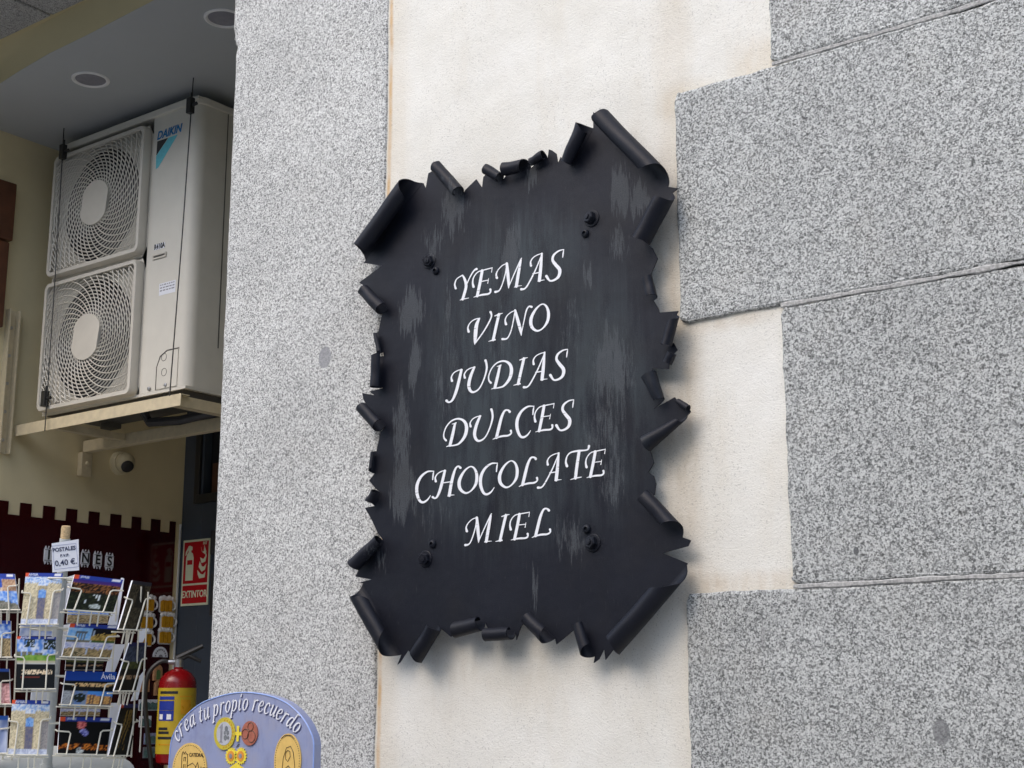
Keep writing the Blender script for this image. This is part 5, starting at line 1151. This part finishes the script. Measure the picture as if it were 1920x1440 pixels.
# the arc that the baseline follows, read off the panel
ctrl = [zz5(255, 655), zz5(330, 545), zz5(450, 455), zz5(600, 385), zz5(760, 330), zz5(930, 303), zz5(1080, 303), zz5(1220, 338), zz5(1340, 395), zz5(1450, 475), zz5(1560, 570)]
arcp = [(x, z) for x, z, _ in catmull([(x, z, 0) for x, z in ctrl], 12)]
cum = [0]
for a, b in zip(arcp, arcp[1:]): cum.append(cum[-1]+math.hypot(b[0]-a[0], b[1]-a[1]))
def on_arc(s):
    s = max(0, min(cum[-1]*.9999, s)); i = max(k for k in range(len(cum)-1) if cum[k] <= s); f = (s-cum[i])/(cum[i+1]-cum[i]); a, b = arcp[i], arcp[i+1]
    return a[0]+(b[0]-a[0])*f, a[1]+(b[1]-a[1])*f, math.atan2(arcp[min(i+3, len(arcp)-1)][1]-arcp[max(i-2, 0)][1], arcp[min(i+3, len(arcp)-1)][0]-arcp[max(i-2, 0)][0])
msg = 'crea tu propio recuerdo'; adv = sum(.46 if ch == ' ' else LC[ch][0]+.14 for ch in msg); em = cum[-1]/adv; xh = em*.98
for shadow in (1, 0):
    s = 0.0; mb = MB(); kk = 0
    for ch in msg:
        if ch == ' ': s += .46*em; continue
        wd, sts = LC[ch]; x0, z0, th_ = on_arc(s+wd*em*.5); ct, st_ = math.cos(th_), math.sin(th_)
        for stroke in sts:
            kk += 1
            q = []
            for (x, y, w_) in stroke:
                lx_ = (x-wd*.5)*em+y*xh*.10; ly_ = y*xh
                q.append((x0+lx_*ct-ly_*st_+(.0028 if shadow else 0), z0+lx_*st_+ly_*ct-(.0032 if shadow else 0), w_*em*(1.12 if shadow else 1.0)))
            brush(mb, q, lambda x, z, d: PF.at(x, z, d), (.0005 if shadow else .0012)+.00012*(kk % 3))
        s += (wd+.14)*em
    mb.build('lettering', M['shadow_ink'] if shadow else M['paper'], CP) if 'shadow_ink' in M else mb.build('lettering', plain('dark_outline', hexc(70, 72, 110), .5) if shadow else M['paper'], CP)
def disc(name, x, y, rx, ry, mat, d0, d1, parent=CP, n=40):
    u, v = zz5(x, y); mb = MB(); mb.prism(circ(u, v, rx, ry, n), PF, d0, d1); o = mb.build(name, mat, parent); return o, u, v
RX = .039
c1, u, v = disc('euro_coin', 772, 555, RX, RX*1.03, M['coin_gold'], .0006, .004); disc('coin_centre', 772, 555, RX*.72, RX*.74, M['coin_silver'], .0042, .0048, c1)
mb = MB(); mb.prism([(u-.019, v+.014), (u-.007, v+.024), (u-.007, v-.019), (u-.002, v-.022), (u-.019, v-.022), (u-.013, v-.019), (u-.013, v+.012)], PF, .005, .0055)
mb.build('coin_numeral', M['grey_ink'], c1)
mb = MB()
for (dx, dz, r_) in ((.008, .012, .006), (.014, .002, .005), (.006, -.010, .006), (.016, -.010, .004), (.003, .002, .004)): mb.prism(circ(u+dx, v+dz, r_, r_*1.2, 9), PF, .005, .0054)
mb.build('coin_map', M['grey'], c1)
mb = MB()
for k in range(12): a = math.pi*(k/11-.5); mb.lathe([(.0028, 0), (0, .0006)], PF.at(u+RX*.84*math.cos(a), v+RX*.86*math.sin(a), .0042), PF.N, 6)
mb.build('coin_star', M['ext_yellow_dark'], c1)
c2, u, v = disc('cent_coin', 1045, 552, RX*.74, RX*.76, M['copper'], .0006, .004)
mb = MB()
for (dx, dz, r_) in ((-.014, -.002, .012), (.008, -.008, .014), (.004, .016, .010)): mb.tube([PF.at(u+dx+r_*math.cos(a*math.pi/10), v+dz+r_*math.sin(a*math.pi/10), .0042) for a in range(20)], .0012, 4, True)
mb.build('coin_relief', M['brownwood'], c2)
u, v = zz5(917, 556); mb = MB(); mb.box(PF, u-.017, u+.017, v-.0042, v+.0042, .0006, .0026); mb.box(PF, u-.0042, u+.0042, v-.019, v+.019, .0027, .0034); mb.build('plus_sign', M['yellow'], CP)
for (x, y) in ((840, 800), (946, 800)):
    u, v = zz5(x, y); pts_ = []
    for k in range(64): a = 2*math.pi*k/64; r_ = .0212 if (k//2) % 2 else .0178; pts_.append((u+r_*math.cos(a), v+r_*math.sin(a)))
    mb = MB(); mb.prism(pts_, PF, .0006, .0026); ge = mb.build('gear', M['yellow'], CP)
    mb = MB(); mb.prism(circ(u, v, .0125, .0125), PF, .0028, .0034); mb.build('gear_face', M['orange'], ge)
    mb = MB(); mb.prism(circ(u, v, .0055, .006, 16), PF, .0036, .0042); mb.build('gear_hole', M['grey_ink'], ge)
mb = MB()
for dx in (0, 14): a, b = zz5(893+dx, 705), zz5(915+dx, 665); mb.tube([PF.at(*a, .001), PF.at(*b, .001)], .0011, 4)
mb.build('motion_line', M['grey_ink'], CP)
mb = MB(); mb.prism([zz5(895, 870), zz5(780, 960), zz5(1010, 960)], PF, .0005, .0012); mb.build('funnel', M['yellow'], CP)
for (x, y, rx, ry, kind) in ((388, 945, .066, .066, 'c'), (1458, 850, .046, .064, 's')):
    md, u, v = disc('medal', x, y, rx, ry, M['gold'], .0006, .0035)
    mb = MB()
    for k in range(60): a = 2*math.pi*k/60; mb.lathe([(.0016, 0), (0, .0004)], PF.at(u+rx*.91*math.cos(a), v+ry*.91*math.sin(a), .0037), PF.N, 5)
    mb.build('beading', M['gold_line'], md)
    mb = MB()
    if kind == 'c':
        def L(*pp): mb.tube([PF.at(u+a, v+b, .0038) for a, b in pp], .0011, 4)
        L((-.030, -.05), (-.030, .038), (-.008, .038), (-.008, -.05)); L((-.030, .038), (-.026, .044), (-.022, .038), (-.017, .044), (-.013, .038)); L((-.008, .008), (.012, .016), (.024, .008), (.024, -.05)); L((.024, .006), (.032, .018), (.036, .006), (.036, -.05))
        L((-.022, .020), (-.022, .030), (-.016, .030), (-.016, .020)); L((-.022, .0), (-.022, .012), (-.016, .012), (-.016, .0)); L((.0, -.03), (.0, -.008), (.008, .0), (.016, -.008), (.016, -.03)); L((-.045, -.04), (-.030, -.022))
        text('lettering', 'CATEDRAL', PF, u+.026, v+.036, .0125, .0038, M['gold_line'], md, 0, .0002, .9); text('lettering', 'ÁVILA', PF, u+.055, v+.002, .011, .0038, M['gold_line'], md, 0, .0002, .9)
    else:
        def L(*pp): mb.tube([PF.at(u+a, v+b, .0038) for a, b in pp], .0010, 4)
        L((-.020, -.06), (-.014, .005), (-.004, .030), (.010, .034), (.020, .020), (.026, -.01), (.030, -.06)); L((-.006, .018), (.000, .024), (.008, .022), (.010, .010), (.002, -.002), (-.006, .004), (-.006, .018)); L((-.008, -.02), (.004, -.012), (.016, -.022)); L((-.014, -.05), (.0, -.03), (.012, -.05))
        L((-.022, .052), (-.010, .060), (.010, .060), (.022, .052))
    mb.build('engraving', M['gold_line'], md)
